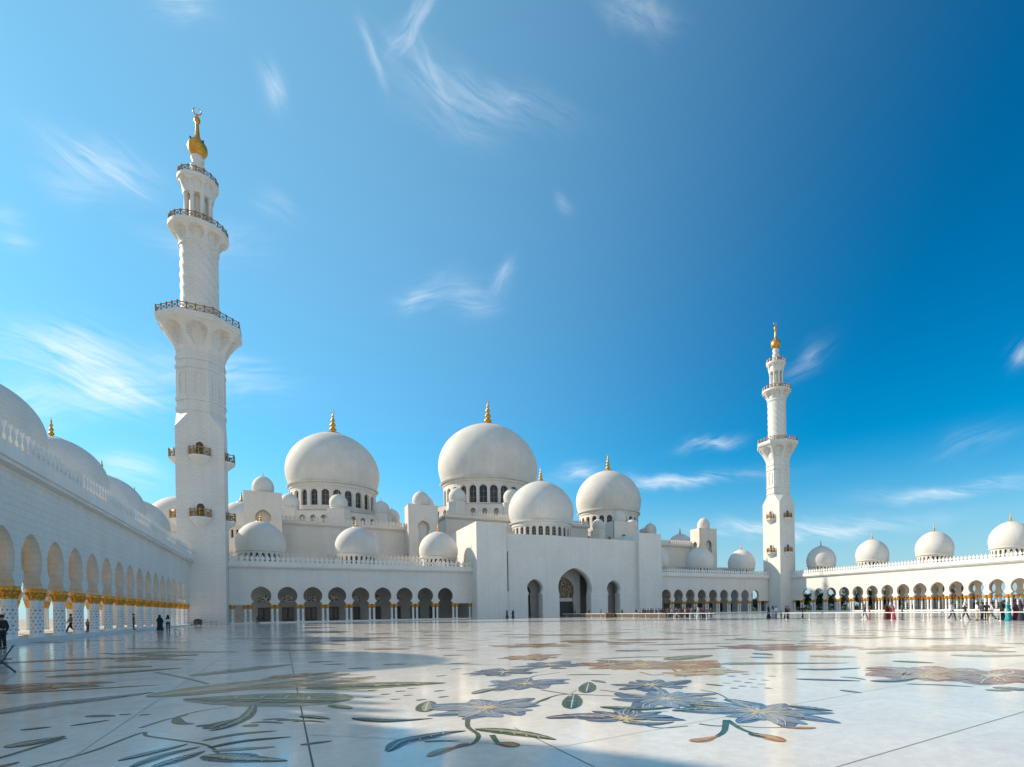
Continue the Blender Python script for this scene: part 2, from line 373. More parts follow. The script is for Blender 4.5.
hz = N(wt, 'ShaderNodeMapRange', interpolation_type='SMOOTHSTEP'); L(wt, EL, hz.inputs[0])
hz.inputs[1].default_value = R(-1); hz.inputs[2].default_value = R(17); hz.inputs[3].default_value = 0.85; hz.inputs[4].default_value = 0.0
hazy = mixc(wt, hz.outputs[0], hs.outputs[0], (3.1, 4.3, 5.5))
sd = N(wt, 'ShaderNodeVectorMath', operation='DOT_PRODUCT'); L(wt, tc.outputs['Generated'], sd.inputs[0]); sd.inputs[1].default_value = SUN_DIR[:]
glow = N(wt, 'ShaderNodeMapRange', interpolation_type='SMOOTHSTEP'); L(wt, sd.outputs['Value'], glow.inputs[0])
glow.inputs[1].default_value = 0.0; glow.inputs[2].default_value = 1.12; glow.inputs[3].default_value = 0.0; glow.inputs[4].default_value = 0.56
hazy = mixc(wt, glow.outputs[0], hazy, (2.9, 5.3, 6.4))
# unseen bright broken cloud added behind the camera as fill light for the facade
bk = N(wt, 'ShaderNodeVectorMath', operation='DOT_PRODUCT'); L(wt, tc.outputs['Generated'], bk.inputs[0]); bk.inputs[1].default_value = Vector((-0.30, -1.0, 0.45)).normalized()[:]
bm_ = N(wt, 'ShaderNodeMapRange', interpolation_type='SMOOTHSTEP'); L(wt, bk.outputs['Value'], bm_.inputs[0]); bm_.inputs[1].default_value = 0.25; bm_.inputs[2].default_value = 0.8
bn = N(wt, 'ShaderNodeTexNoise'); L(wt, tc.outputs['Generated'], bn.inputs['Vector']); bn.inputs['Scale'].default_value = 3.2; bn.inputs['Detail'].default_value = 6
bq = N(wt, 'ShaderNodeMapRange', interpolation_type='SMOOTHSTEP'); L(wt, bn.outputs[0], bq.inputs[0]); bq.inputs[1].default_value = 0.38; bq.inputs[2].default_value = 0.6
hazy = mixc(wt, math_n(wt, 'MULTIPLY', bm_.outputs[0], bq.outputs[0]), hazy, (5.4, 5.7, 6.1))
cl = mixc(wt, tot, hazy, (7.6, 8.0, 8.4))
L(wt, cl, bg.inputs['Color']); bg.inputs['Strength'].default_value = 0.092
sc.view_settings.view_transform = 'Standard'; sc.view_settings.look = 'None'
sc.view_settings.exposure = 0.62; sc.view_settings.gamma = 1.0; sc.view_settings.use_curve_mapping = False
sc.cycles.max_bounces = 6; sc.cycles.diffuse_bounces = 4; sc.cycles.glossy_bounces = 3

# ------------------------------------------------------------------ plan (metres)
XL, XR, AX = -17.0, 156.6, 69.5      # inner faces of the side colonnades, axis of symmetry
YF = 136.5                            # front of the facade wings
ZIMP, ZC = 4.05, 12.1                 # impost level, underside of the cornice
SP = 4.84

mb = MB(); mb.face([(-6000,-6000,-0.12),(6000,-6000,-0.12),(6000,6000,-0.12),(-6000,6000,-0.12)])
ground = struct(mb.build('ground', M['sand']))
mb = MB(); mb.face([(XL-2,-90,0),(XR+2,-90,0),(XR+2,YF+3,0),(XL-2,YF+3,0)])
floor = struct(mb.build('courtyard_floor', M['floor']))

# ------------------------------------------------------------------ architectural kit
def keyhole(hw, zc, rr, waist, zw, foot, z0, point=0.18, n=22):
    """outline of a horseshoe opening from left foot over the top to right foot"""
    a0 = math.asin(max(-1, min(1, (zw - zc)/rr)))
    pts = [(-foot, z0), (-foot, z0 + (zw-z0)*0.25), (-(foot*0.55+waist*0.45), z0 + (zw-z0)*0.62), (-waist, zw)]
    a = math.acos(max(-1, min(1, -waist/rr))); a = -a if zw < zc else a
    th0 = PI + math.asin(min(1, abs(zw-zc)/rr)); th1 = -(th0 - PI)
    for k in range(1, n):
        t = th0 + (th1-th0)*k/n
        x, z = rr*math.cos(t), zc + rr*math.sin(t)
        s = max(0, math.sin(t)); z += point*rr*(s**10)
        pts.append((x, z))
    pts += [(waist, zw), (foot*0.55+waist*0.45, z0 + (zw-z0)*0.62), (foot, z0 + (zw-z0)*0.25), (foot, z0)]
    return pts
def bay(mb, fn, uc, w, hole, z0, z1, d0, d1, mi=0, mir=0):
    """a wall bay pierced by an opening that reaches down to z0"""
    poly = [(uc-w/2, z0)] + [(uc+u, z) for u, z in hole] + [(uc+w/2, z0), (uc+w/2, z1), (uc-w/2, z1)]
    mb.face([fn(u, d0, z) for u, z in poly], mi)
    mb.face([fn(u, d1, z) for u, z in poly][::-1], mi)
    for k in range(len(poly)-3-0):
        a, b = poly[k], poly[k+1]
        mb.face([fn(a[0], d0, a[1]), fn(a[0], d1, a[1]), fn(b[0], d1, b[1]), fn(b[0], d0, b[1])], mir if 0 < k < len(poly)-4 else mi, 4 < k < len(poly)-8)
    a, b = poly[-1], poly[-2]
    mb.face([fn(a[0], d0, a[1]), fn(a[0], d1, a[1]), fn(b[0], d1, b[1]), fn(b[0], d0, b[1])], mi)
MERLON = [(-.46,0),(-.46,.18),(-.21,.30),(-.17,.5),(-.32,.62),(-.42,.85),(-.32,1.05),(-.14,1.2),(-.11,1.33),(0,1.6),
          (.11,1.33),(.14,1.2),(.32,1.05),(.42,.85),(.32,.62),(.17,.5),(.21,.30),(.46,.18),(.46,0)]
def parapet(mb, fn, u0, u1, z, w, th=0.28, sp=0.94, sc_=1.0):
    n = max(1, int(abs(u1-u0)/(sp*sc_)))
    st = (u1-u0)/n
    for k in range(n):
        uc = u0 + st*(k+.5)
        mb.prism([(uc+a*sc_, z+b*sc_) for a, b in MERLON], fn, w, w+th)
def dome_profile(Rb, z0, z1, phi0=-20, n=22, pt=0.045):
    s0 = math.sin(R(-phi0)); k = (z1-z0)/(1+s0+pt)
    zc = z0 + k*s0
    out = []
    for i in range(n+1):
        ph = R(phi0 + (90-phi0)*i/n)
        s = math.sin(ph)
        out.append((max(Rb*math.cos(ph), 0.0), zc + k*s + (pt*k*max(0, s)**8)))
    out[-1] = (0.001, out[-1][1])
    return out
def finial_mesh(h):
    p = [(.34,-.02),(.33,.012),(.22,.03),(.13,.06),(.075,.10),(.125,.15),(.14,.19),(.085,.25),(.055,.29),(.105,.34),(.11,.38),(.06,.44),(.042,.48),(.078,.53),(.082,.56),(.042,.62),(.028,.68),(.05,.72),(.024,.77),(.014,.86),(.001,.9)]
    k_ = .78 if h < 3.4 else 1.0
    mb = MB(); mb.lathe([((r*k_ if z > .05 else r*1.1)*h, z*h) for r, z in p], n=16)
    return mb.mesh('finial', [M['gold']])
def crescent_pts(mb, c, r, th=0.16, axis='x', mi=0):
    pts = []
    for k in range(25):
        t = R(108) + R(324)*k/24
        pts.append((c[0] + r*math.cos(t), c[1], c[2] + r*math.sin(t)))
    pts = pts
    rad = [th*r*(0.35 + 0.65*math.sin(PI*k/24)) for k in range(25)]
    mb.tube(pts, rad, 8, mi)
_fin = {}
def finial(parent, c, h, crescent=False):
    key = (round(h, 2), crescent)
    if key not in _fin:
        if crescent:
            p = [(.34,-.02),(.33,.012),(.22,.03),(.13,.06),(.075,.10),(.125,.15),(.14,.19),(.085,.25),(.055,.29),(.105,.34),(.11,.38),(.06,.44),(.042,.48),(.078,.53),(.082,.56),(.042,.62),(.028,.68),(.05,.72),(.024,.77),(.014,.86),(.001,.9)]
            mb = MB(); mb.lathe([(r*h, z*h) for r, z in p], n=16); crescent_pts(mb, (0, 0, .93*h), .075*h)
            _fin[key] = mb.mesh('finial', [M['gold']])
        else: _fin[key] = finial_mesh(h)
    return inst('finial', _fin[key], parent, c)
_sd = {}
def small_dome(parent, c, Rb, zd, z0, z1, nwin, fh, name='roof_dome'):
    """dome on an open ring of little piers: zd foot of drum, z0 rim, z1 apex (heights above parent's origin)"""
    key = (Rb, zd, z0, z1, nwin)
    if key not in _sd:
        mb = MB()
        mb.lathe([(r, z) for r, z in dome_profile(Rb, z0, z1)], n=48)
        mb.lathe([(Rb*.93, z0-.28), (Rb*.985, z0-.22), (Rb*.985, z0-.02), (Rb*.93, z0+.02)], n=48, smooth=False)
        dm = mb.mesh('dome', [M['dome']])
        mb = MB(); rd = Rb*.90; h1 = z0-.28
        mb.lathe([(rd*.90, zd), (rd*.90, h1)], n=48, mi=1)
        mb.lathe([(rd*1.04, zd-.6), (rd*1.04, zd+.25), (rd, zd+.3)], n=48, smooth=False, cap=False)
        mb.lathe([(rd, h1-.42), (rd*1.03, h1)], n=48, smooth=False)
        wz0, wz1 = zd+.25, h1-.40
        for k in range(nwin):                      # piers with rounded heads between the openings
            for sgn in (0,):
                t = 2*PI*k/nwin; da = 2*PI/nwin*0.24
                pts = [(rd*math.cos(t+a), rd*math.sin(t+a)) for a in (-da, da)]; pin = [(rd*.86*math.cos(t+a), rd*.86*math.sin(t+a)) for a in (da, -da)]
                q = pts + pin
                a = [(x, y, wz0) for x, y in q]; b = [(x, y, wz1) for x, y in q]
                mb.grid([a, b], 0, False)
                da2 = 2*PI/nwin*0.36                 # flaring head makes the arch
                q2 = [(rd*math.cos(t+a_), rd*math.sin(t+a_)) for a_ in (-da2, da2)] + [(rd*.86*math.cos(t+a_), rd*.86*math.sin(t+a_)) for a_ in (da2, -da2)]
                h3 = (wz1-wz0)*.18
                mb.grid([[(x, y, wz1-h3) for x, y in q], [(x, y, wz1+.03) for x, y in q2]], 0, False)
        dr = mb.mesh('drum', [M['cream'], M['glass']])
        _sd[key] = (dm, dr)
    dm, dr = _sd[key]
    o = inst(name, dm, parent, c)
    inst('drum', dr, o, (0, 0, 0))
    if fh: finial(o, (0, 0, z1-.12), fh)
    return o

# column and gilded palm capital
def column_meshes():
    mb = MB()
    mb.lathe([(.34,0),(.34,.14),(.30,.18),(.28,.26),(.275,.30),(.27,2.72),(.29,2.78),(.27,2.84)], n=16)
    sh = mb.mesh('column', [M['column']])
    mb = MB()
    mb.lathe([(.27,0),(.31,.05),(.28,.10),(.31,.22),(.36,.40),(.41,.56),(.44,.68),(.42,.74),(.46,.80),(.46,.91)], n=16)
    for k in range(8):                                     # curling palm leaves
        t = 2*PI*k/8
        ca, sa = math.cos(t), math.sin(t)
        mb.tube([(.28*ca, .28*sa, .08), (.34*ca, .34*sa, .30), (.43*ca, .43*sa, .48), (.49*ca, .49*sa, .56), (.47*ca, .47*sa, .48)], [.05, .08, .09, .07, .03], 6)
    ca = mb.mesh('capital', [M['gold']])
    return sh, ca
COLM, CAPM = column_meshes()
PL = 0.30                                                   # plinth height
def column(parent, x, y):
    o = inst('column', COLM, parent, (x, y, PL)); inst('capital', CAPM, o, (0, 0, 2.84))
    return o
HOLE = keyhole(1.8, 6.02, 1.90, 1.36, 4.82, 1.84, ZIMP, 0.05)

def colonnade(fn, centers, ends, depth, solid_back, parent, domes, front_cols=True, back_open=True, sp=SP, dz=(13.5, 16.3, 23.2), mid=True):
    """fn(u,w,z): u along the wall, w into the building"""
    th = 1.0
    mb = MB()
    for c in centers: bay(mb, fn, c, sp, HOLE, ZIMP, ZC, 0, th, 0, 1)
    lo, hi = min(centers)-sp/2, max(centers)+sp/2
    for a, b in ((ends[0], lo), (hi, ends[1])):
        if b-a > .05: mb.prism([(a, ZIMP), (b, ZIMP), (b, ZC), (a, ZC)], fn, 0, th)
    mb.build('arcade_wall', [M['wall'], M['bounce_warm']], parent, weld=True)
    mb = MB()                                              # raised plinth with one step
    mb.prism([(ends[0], .0), (ends[1], .0), (ends[1], PL), (ends[0], PL)], fn, -0.45, depth)
    mb.build('plinth', M['plain'], parent)
    mb = MB()
    mb.prism([(ends[0], ZC), (ends[1], ZC), (ends[1], ZC+.25), (ends[0], ZC+.25)], fn, -.62, depth+.3)
    mb.prism([(ends[0], ZC+.25), (ends[1], ZC+.25), (ends[1], ZC+1.1), (ends[0], ZC+1.1)], fn, -.82, depth+.5)
    mb.build('cornice', M['plain'], parent)
    mb = MB(); parapet(mb, fn, ends[0], ends[1], ZC+1.1, -.66)
    mb.build('parapet', M['plain'], parent)
    mb = MB(); mb.prism([(ends[0], ZC-.25), (ends[1], ZC-.25), (ends[1], ZC-.002), (ends[0], ZC-.002)], fn, th+.003, depth-th-.003)
    mb.build('ceiling', M['bounce_warm'], parent)
    if back_open:
        mb = MB()
        for c in centers: bay(mb, fn, c, sp, HOLE, ZIMP, ZC, depth-1.0, depth)
        mb.build('outer_wall', M['bounce_warm'], parent, weld=True)
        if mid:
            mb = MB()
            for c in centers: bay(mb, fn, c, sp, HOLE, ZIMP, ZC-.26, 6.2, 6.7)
            mb.build('middle_wall', M['bounce_warm'], parent, weld=True)
    # gold string course over the capitals
    piers = [lo + sp*k for k in range(len(centers)+1)]
    n = 0
    for u in piers:
        for du in (-.46, .46):
            for w in (.5,):
                if u+du < ends[0]+.3 or u+du > ends[1]-.3: continue
                p = fn(u+du, w, 0)
                if n < 98: column(parent, p[0], p[1]); n += 1
                else:
                    colonnade.rest.append((p[0], p[1]))
    for u in (ends[0]+.5, ends[1]-.5):
        p = fn(u, .5, 0); column(parent, p[0], p[1])
    if back_open:
        rest = MB(); 
        for u in piers:
            for du in (-.46, .46):
              for w_ in ((6.45, depth-.5) if mid else (depth-.5,)):
                p = fn(u+du, w_, 0)
                rest.lathe([(.34,PL),(.34,PL+.14),(.275,PL+.30),(.27,PL+2.84)], (p[0], p[1], 0), 10, 0)
                rest.lathe([(.27,PL+2.84),(.32,PL+3.06),(.45,PL+3.5),(.46,PL+3.74)], (p[0], p[1], 0), 10, 1)
        for (x, y) in colonnade.rest:
            rest.lathe([(.34,PL),(.34,PL+.14),(.275,PL+.30),(.27,PL+2.84)], (x, y, 0), 10, 0)
            rest.lathe([(.27,PL+2.84),(.32,PL+3.06),(.45,PL+3.5),(.46,PL+3.74)], (x, y, 0), 10, 1)
        o = rest.build('rear_columns', [M['column'], M['gold']], parent); o['kind'] = 'stuff'
    colonnade.rest = []
    for (u, w) in domes:
        p = fn(u, w, 0)
        small_dome(parent, (p[0], p[1], 0), 4.95, *dz, 24, dz[0]*.2)
colonnade.rest = []

GC = 'white arcades with gilded columns round the courtyard'
# left and right
cl = [124.8 - SP*k for k in range(26)]
fnL = lambda u, w, z: (XL - w, u, z)
t = thing('colonnade', 'long shaded white arcade along the left side of the court, nearest row of gold capitals', 'arcade', (XL, 60, 0), 0, GC)
def wrap(fn, o): return lambda u, w, z: tuple(a-b for a, b in zip(fn(u, w, z), o.location))
DY = [124.0, 104.8, 85.5, 66.3, 47.0, 26.8, 8.0]
t.scale = (1, 1, 1.028)
colonnade(wrap(fnL, t), cl, (0.6, 131.02), 13.0, False, t, [(d, 6.7) for d in DY], dz=(13.0, 15.6, 22.3), mid=False)
cr = [124.8 - SP*k for k in range(18)]
fnR = lambda u, w, z: (XR + w, u, z)
t = thing('colonnade', 'sunlit white arcade receding along the right side of the court, open to trees behind', 'arcade', (XR, 80, 0), 0, GC)
colonnade(wrap(fnR, t), cr, (40.0, 131.02), 13.0, False, t, [(d, 6.9) for d in DY[:5]])
# facade wings
fnF = lambda u, w, z: (u, YF + w, z)
cfl = [-5.35 + 4.94*k for k in range(9)]
cfr = [104.1 + 4.955*k for k in range(9)]
def facade_back(t, x0, x1, cs):
    f = wrap(lambda x, y, z: (x, y, z), t)
    mb = MB(); o = t.location
    if x1 > 140: x1 = 156.0
    mb.box(x0-o.x, YF+13.0-o.y, 0, x1-o.x, YF+13.6-o.y, ZC)
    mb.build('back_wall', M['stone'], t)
    for c in cs:
        mb = MB()
        hole = keyhole(1.15, 5.5, 1.15, 1.12, 5.0, 1.12, 4.9, 0.12)
        mb.prism([(c+u, z) for u, z in hole], lambda u, w, z: (u-o.x, YF+12.9-w-o.y, z), 0, .12)
        mb.build('lattice_window', M['lattice2'], t)
        mb = MB(); mb.prism([(c-1.2, PL+.004), (c+1.2, PL+.004), (c+1.2, 3.6), (c-1.2, 3.6)], lambda u, w, z: (u-o.x, YF+12.9-w-o.y, z), 0, .15)
        d = mb.build('door', M['wood'], t)
        mb = MB()
        for s in (-1, 1):
            mb.prism([(c+s*.62-.42, .7), (c+s*.62+.42, .7), (c+s*.62+.42, 3.3), (c+s*.62-.42, 3.3)], lambda u, w, z: (u-o.x, YF+12.72-w-o.y, z), 0, .04)
        mb.build('glazing', M['glass'], d)
GF = 'facade wings beside the great portal'
t = thing('facade_wing', 'shaded white arcade wing between the tall left minaret and the portal block', 'arcade', (15, YF, 0), 0, GF)
colonnade(wrap(fnF, t), cfl, (-11.07, 41.0), 13.0, True, t, [(-5.5, 7), (14.5, 7), (34.3, 7)], back_open=False, sp=4.94)
facade_back(t, -11.0, 41.0, cfl)
t = thing('facade_wing', 'shaded white arcade wing between the portal block and the far right minaret', 'arcade', (124, YF, 0), 0, GF)
colonnade(wrap(fnF, t), cfr, (99.0, 150.47), 13.0, True, t, [(104.7, 7), (124.4, 7), (144.3, 7)], back_open=False, sp=4.955)
facade_back(t, 99.0, 150.4, cfr)

# ------------------------------------------------------------------ minarets
def oct_r(th, ap): 
    a = (th + PI/8) % (PI/4) - PI/8
    return ap/math.cos(a)
def polar(mb, rf, zs, n, mi=0, smooth=True, cap=True):
    rows = [[(rf(2*PI*k/n, z)*math.cos(2*PI*k/n), rf(2*PI*k/n, z)*math.sin(2*PI*k/n), z) for k in range(n)] for z in zs]
    mb.grid(rows, mi, smooth)
    if cap: mb.face(rows[-1], mi); mb.face(rows[0][::-1], mi)
def flare(mb, z0, z1, r0, r1, octa, nn=8, ztop=None):
    """corbelled ring with a row of round-headed niches"""
    n = nn*20; zs = [z0 + (z1-z0)*k/36 for k in range(37)]
    def rf(th, z):
        t = (z-z0)/(z1-z0)
        out = r0 + (r1-r0)*(0.35*t + 0.65*t**1.7)
        inn = r0 + (r1-r0)*(0.02*t + 0.98*t**9.0)
        a = ((th*nn/(2*PI) + .5) % 1.0 - .5)*2          # -1..1 across one face
        zt, zb = .90, .22
        h = (t-zb)/(zt-zb)
        wmax = .70
        if 0 < h < 1:
            w = wmax*(math.sqrt(max(0, 1-((h-.62)/.38)**2)) if h > .62 else .55+.45*math.sin(PI/2*h/.62))
            m = 1 if abs(a) < w else max(0, 1-(abs(a)-w)/.07)
        else: m = 0
        r = out*(1-m) + inn*m
        return oct_r(th, r) if octa else r
    polar(mb, rf, zs, n, 0, False)
def railing(mb, pts, h, closed=True, pr=.09, step=1.3):
    n = len(pts)
    segs = [(pts[k], pts[(k+1) % n]) for k in range(n if closed else n-1)]
    for a, b in segs:
        a = Vector(a); b = Vector(b); d = b-a; L_ = d.length; m = max(1, round(L_/step))
        for zz, rr in ((h, .10), (h*.12, .07)):
            mb.tube([a+Vector((0,0,zz)), b+Vector((0,0,zz))], rr, 5, 0, False)
        for k in range(m):
            p = a + d*(k/m); q = a + d*((k+1)/m)
            mb.tube([p, p+Vector((0,0,h*1.18))], pr*1.3, 5, 0, False)
            mid = (p+q)/2
            mb.tube([p+Vector((0,0,h*.12)), mid+Vector((0,0,h*.62)), q+Vector((0,0,h*.12))], .055, 4, 0, False)
            mb.tube([p+Vector((0,0,h)), mid+Vector((0,0,h*.40)), q+Vector((0,0,h))], .055, 4, 0, False)
            rg = [mid + d.normalized()*(.24*math.cos(t)) + Vector((0,0,h*.52+.24*math.sin(t))) for t in [2*PI*j/8 for j in range(9)]]
            mb.tube(rg, .05, 4, 0, False)
def octpts(ap, z): return [(ap/math.cos(PI/8)*math.cos(PI/8+PI/4*k), ap/math.cos(PI/8)*math.sin(PI/8+PI/4*k), z) for k in range(8)]
def circpts(r, z, n): return [(r*math.cos(2*PI*k/n), r*math.sin(2*PI*k/n), z) for k in range(n)]
H_ = 3.9
def build_minaret(t):
    P_ = {}
    mb = MB(); mb.prism([(-H_, 0), (H_, 0), (H_, 39), (-H_, 39)], lambda u, w, z: (u, w, z), -H_, H_)
    mb.build('square_shaft', M['minaret'], t)
    mb = MB(); ap = H_ - .003
    sq = [(ap,-ap,39),(ap,ap,39),(-ap,ap,39),(-ap,-ap,39)]
    q = ap*math.tan(PI/8); z1 = 42.2
    oc = [(ap,-q,z1),(ap,q,z1),(q,ap,z1),(-q,ap,z1),(-ap,q,z1),(-ap,-q,z1),(-q,-ap,z1),(q,-ap,z1)]
    for i in range(4):
        mb.face([sq[i], sq[(i+1)%4], oc[(2*i+1)%8], oc[2*i]])
        j = (i+1) % 4
        mb.face([sq[j], oc[(2*j)%8], oc[(2*i+1)%8]])
    def rf(th, z):
        a = H_-.003
        for (c, hw, pr) in ((42.9,.35,.16),(45.0,.3,.18),(51.4,.3,.18),(53.1,.35,.16)):
            if abs(z-c) < hw: a += pr
        return oct_r(th, a)
    zs = [42.2]
    for (c, hw) in ((42.9,.35),(45.0,.3),(51.4,.3),(53.1,.35)): zs += [c-hw-.001, c-hw+.001, c+hw-.001, c+hw+.001]
    zs += [55.0]
    polar(mb, rf, zs, 64, 0, False)
    for k in range(8):                                   # raised frames of the blind windows
        th = PI/4*k; ca, sa = math.cos(th), math.sin(th)
        f = lambda u, w, z: (ca*(H_+w) - sa*u, sa*(H_+w) + ca*u, z)
        fr = [(-.9,46.0),(-.9,49.7)] + [(.9*math.cos(PI-PI*j/8), 49.7+.9*math.sin(PI-PI*j/8)) for j in range(1,8)] + [(.9,49.7),(.9,46.0),(.62,46.0),(.62,49.6)] + [(.62*math.cos(PI*j/8), 49.6+.62*math.sin(PI*j/8)) for j in range(1,8)] + [(-.62,49.6),(-.62,46.0)]
        mb.prism(fr, f, -.01, .14)
    mb.build('octagonal_shaft', M['minaret'], t)
    mb = MB(); flare(mb, 54.6, 59.8, H_+.05, 6.55, True)
    polar(mb, lambda th, z: oct_r(th, 6.72 if z < 60.3 else 6.9), [59.8, 60.3, 60.31, 61.0], 64, 0, False)
    mb.build('lower_gallery', M['wall'], t)
    mb = MB(); railing(mb, octpts(6.7, 61.0), 1.25); mb.build('railing', M['bronze'], t)
    mb = MB()
    def rc(th, z):
        tw = (z-61.0)*0.36
        s = abs(math.sin((th+tw)*4)); return 3.02 + .20*s**0.6
    polar(mb, rc, [61.0 + 15.8*k/70 for k in range(71)], 192, 0, True)
    mb.lathe([(3.45, 61.0), (3.45, 61.4), (3.2, 61.6)], n=48, smooth=False)
    mb.lathe([(3.2, 76.2), (3.4, 76.4), (3.4, 76.7), (3.2, 76.9)], n=48, smooth=False)
    mb.build('spiral_fluted_shaft', M['minaret'], t)
    mb = MB(); flare(mb, 76.6, 79.6, 3.15, 4.9, False)
    mb.lathe([(4.98, 79.6), (5.05, 79.7), (5.05, 80.3)], n=64, smooth=False)
    mb.build('middle_gallery', M['wall'], t)
    mb = MB(); railing(mb, circpts(4.85, 80.3, 24), 1.15); mb.build('railing', M['bronze'], t)
    mb = MB(); mb.lathe([(1.5, 80.3), (1.5, 87.2)], n=32); mb.build('lantern_core', M['cream'], t)
    cm = MB(); cm.lathe([(.5, 0), (.5, .3), (.38, .4), (.36, 6.3), (.5, 6.5), (.5, 6.85)], n=16); cmm = cm.mesh('lantern_column', [M['wall']])
    for k in range(8): inst('lantern_column', cmm, t, (2.1*math.cos(PI/8+PI/4*k), 2.1*math.sin(PI/8+PI/4*k), 80.3))
    mb = MB(); flare(mb, 87.1, 89.8, 2.55, 3.3, False); mb.lathe([(3.4, 89.8), (3.45, 89.9), (3.45, 90.5)], n=48, smooth=False)
    mb.build('upper_gallery', M['wall'], t)
    mb = MB(); railing(mb, circpts(3.3, 90.5, 16), 1.05); mb.build('railing', M['bronze'], t)
    mb = MB(); mb.lathe([(1.3,90.5),(1.3,92.3),(.95,92.8),(1.25,93.4),(1.3,93.7),(.9,94.3),(1.15,95.0),(1.2,95.3),(.85,95.9),(1.0,96.4)], n=24)
    mb.build('neck', M['wall'], t)
    mb = MB(); mb.lathe([(.9,95.95),(1.3,96.25),(1.62,96.9),(1.7,97.5),(1.58,98.2),(1.18,98.9),(.68,99.4),(.42,100.1),(.32,101.4),(.28,102.6),(.5,103.0),(.56,103.4),(.45,103.8),(.2,104.1),(.08,104.4),(.05,104.6)], n=32)
    b = mb.build('gilded_bulb', M['gold'], t)
    mb = MB(); crescent_pts(mb, (0, 0, 105.15), .68, .2); mb.build('crescent', M['gold'], b)
    for k in range(4):                                   # floodlights on the bulb
        th = PI/4 + PI/2*k
        mb = MB(); c = (1.5*math.cos(th), 1.5*math.sin(th), 98.6); mb.box(c[0]-.13, c[1]-.13, c[2]-.1, c[0]+.13, c[1]+.13, c[2]+.18)
        mb.tube([(c[0]*.8, c[1]*.8, 98.7), c], .06, 6); mb.build('floodlight', M['black'], b)
    # four small balconies on each of two levels
    for zb in (21.4, 33.6):
        for k in range(4):
            th = PI/2*k; ca, sa = math.cos(th), math.sin(th)
            f = lambda u, w, z: (ca*(H_+w) - sa*u, sa*(H_+w) + ca*u, z)
            mb = MB()
            plan = [(-1.75, .0), (-1.75, .5), (-.85, 1.5), (.85, 1.5), (1.75, .5), (1.75, .0)]
            top = [f(u, w, zb) for u, w in plan]; bot = [f(u, w, zb-.35) for u, w in plan]
            low = [f(u*.35, w*.06+.01, zb-1.9) for u, w in plan]; mid = [f(u*.8, w*.62+.01, zb-.95) for u, w in plan]
            mb.grid([low, mid, bot, top], 0, False); mb.face(top); mb.face(low[::-1])
            bo = mb.build('balcony', M['plain'], t)
            mb = MB(); railing(mb, [f(u*.96, w*.96, zb) for u, w in plan], 1.45, False, .09, .9); mb.build('railing', M['brassrail'], bo)
            mb = MB()
            arc = [(-.62, zb+.01), (-.62, zb+2.0)] + [(.62*math.cos(PI-PI*j/10), zb+2.0+.75*math.sin(PI-PI*j/10)) for j in range(1, 10)] + [(.62, zb+2.0), (.62, zb+.01)]
            mb.prism(arc, f, .0, .05); mb.build('door', M['wood'], bo)
            mb = MB()
            fr = [(-.9, zb+.01), (-.9, zb+2.1)] + [(.9*math.cos(PI-PI*j/10), zb+2.1+.95*math.sin(PI-PI*j/10)) for j in range(1, 10)] + [(.9, zb+2.1), (.9, zb+.01), (.64, zb+.01), (.64, zb+2.0)] + [(.64*math.cos(PI*j/10), zb+2.0+.77*math.sin(PI*j/10)) for j in range(1, 10)] + [(-.64, zb+2.0), (-.64, zb+.01)]
            mb.prism(fr, f, .0, .22); mb.build('door_surround', M['plain'], bo)
def copy_tree(o, parent=None):
    c = o.copy(); COL.objects.link(c)
    c.parent = parent
    for ch in list(o.children): copy_tree(ch, c)
    return c
GM = 'minarets at the two far corners of the courtyard'
min1 = thing('minaret', 'tall shaded white minaret at the left corner, larger of the two, with a gold bulb', 'minaret', (-15.0, 135.0-.1, 0), 0, GM)
build_minaret(min1)
min2 = copy_tree(min1); min2.location = (154.5, 134.9, 0)
min2['label'] = 'distant sunlit white minaret at the right corner, smaller of the two in view'

# ------------------------------------------------------------------ portal
t = thing('portal_block', 'huge plain white entrance block with three pointed arches under a dome', 'gateway', (AX, 132, 0))
o_ = t.location
W = lambda x, y, z: (x-o_.x, y-o_.y, z-o_.z)
for x0, x1 in ((41.0, 48.9), (90.7, 99.0)):
    mb = MB(); mb.box(*W(x0, 132, 0), *W(x1, 158, 24.7)); mb.build('pylon', M['wall'], t)
mb = MB()
fnP = lambda u, w, z: W(u, 133.4+w, z)
side = [(-2.15,.012),(-2.15,5.9),(-2.05,6.2),(-1.85,6.35),(-2.0,6.6)] + [(2.38*math.cos(R(215)-R(250)*k/24), 8.0+2.2*math.sin(R(215)-R(250)*k/24)+.2*max(0,math.sin(R(215)-R(250)*k/24))**14) for k in range(25)] + [(2.0,6.6),(1.85,6.35),(2.05,6.2),(2.15,5.9),(2.15,.012)]
main = [(-5.05, .012), (-5.05, 6.4), (-5.25, 7.0), (-5.35, 8.0)] + [(5.35*math.cos(PI-PI*k/24), 8.2 + 5.1*math.sin(PI-PI*k/24) + .42*math.sin(PI*k/24)**14) for k in range(1, 24)] + [(5.35, 8.0), (5.25, 7.0), (5.05, 6.4), (5.05, .012)]
for (c, w, hole) in ((57.5, 6.0, side), (AX+.25, 12.0, main), (82.5, 6.0, side)):
    bay(mb, fnP, c, w, hole, .012, 22.4, 0, 3.0)
for a, b in ((48.89, 54.5), (60.5, AX-5.75), (AX+6.25, 79.5), (85.5, 90.71)):
    mb.prism([(a, .012), (b, .012), (b, 22.4), (a, 22.4)], fnP, 0, 3.0)
mb.build('front_wall', M['wall'], t, weld=True)
mb = MB(); mb.box(*W(48.9, 136.42, 21.9), *W(90.7, 158, 22.35)); mb.build('roof', M['roof'], t)
mb = MB(); mb.box(*W(48.95, 157.2, 0), *W(90.65, 158.0, 21.89)); mb.build('rear_wall', M['wall'], t)
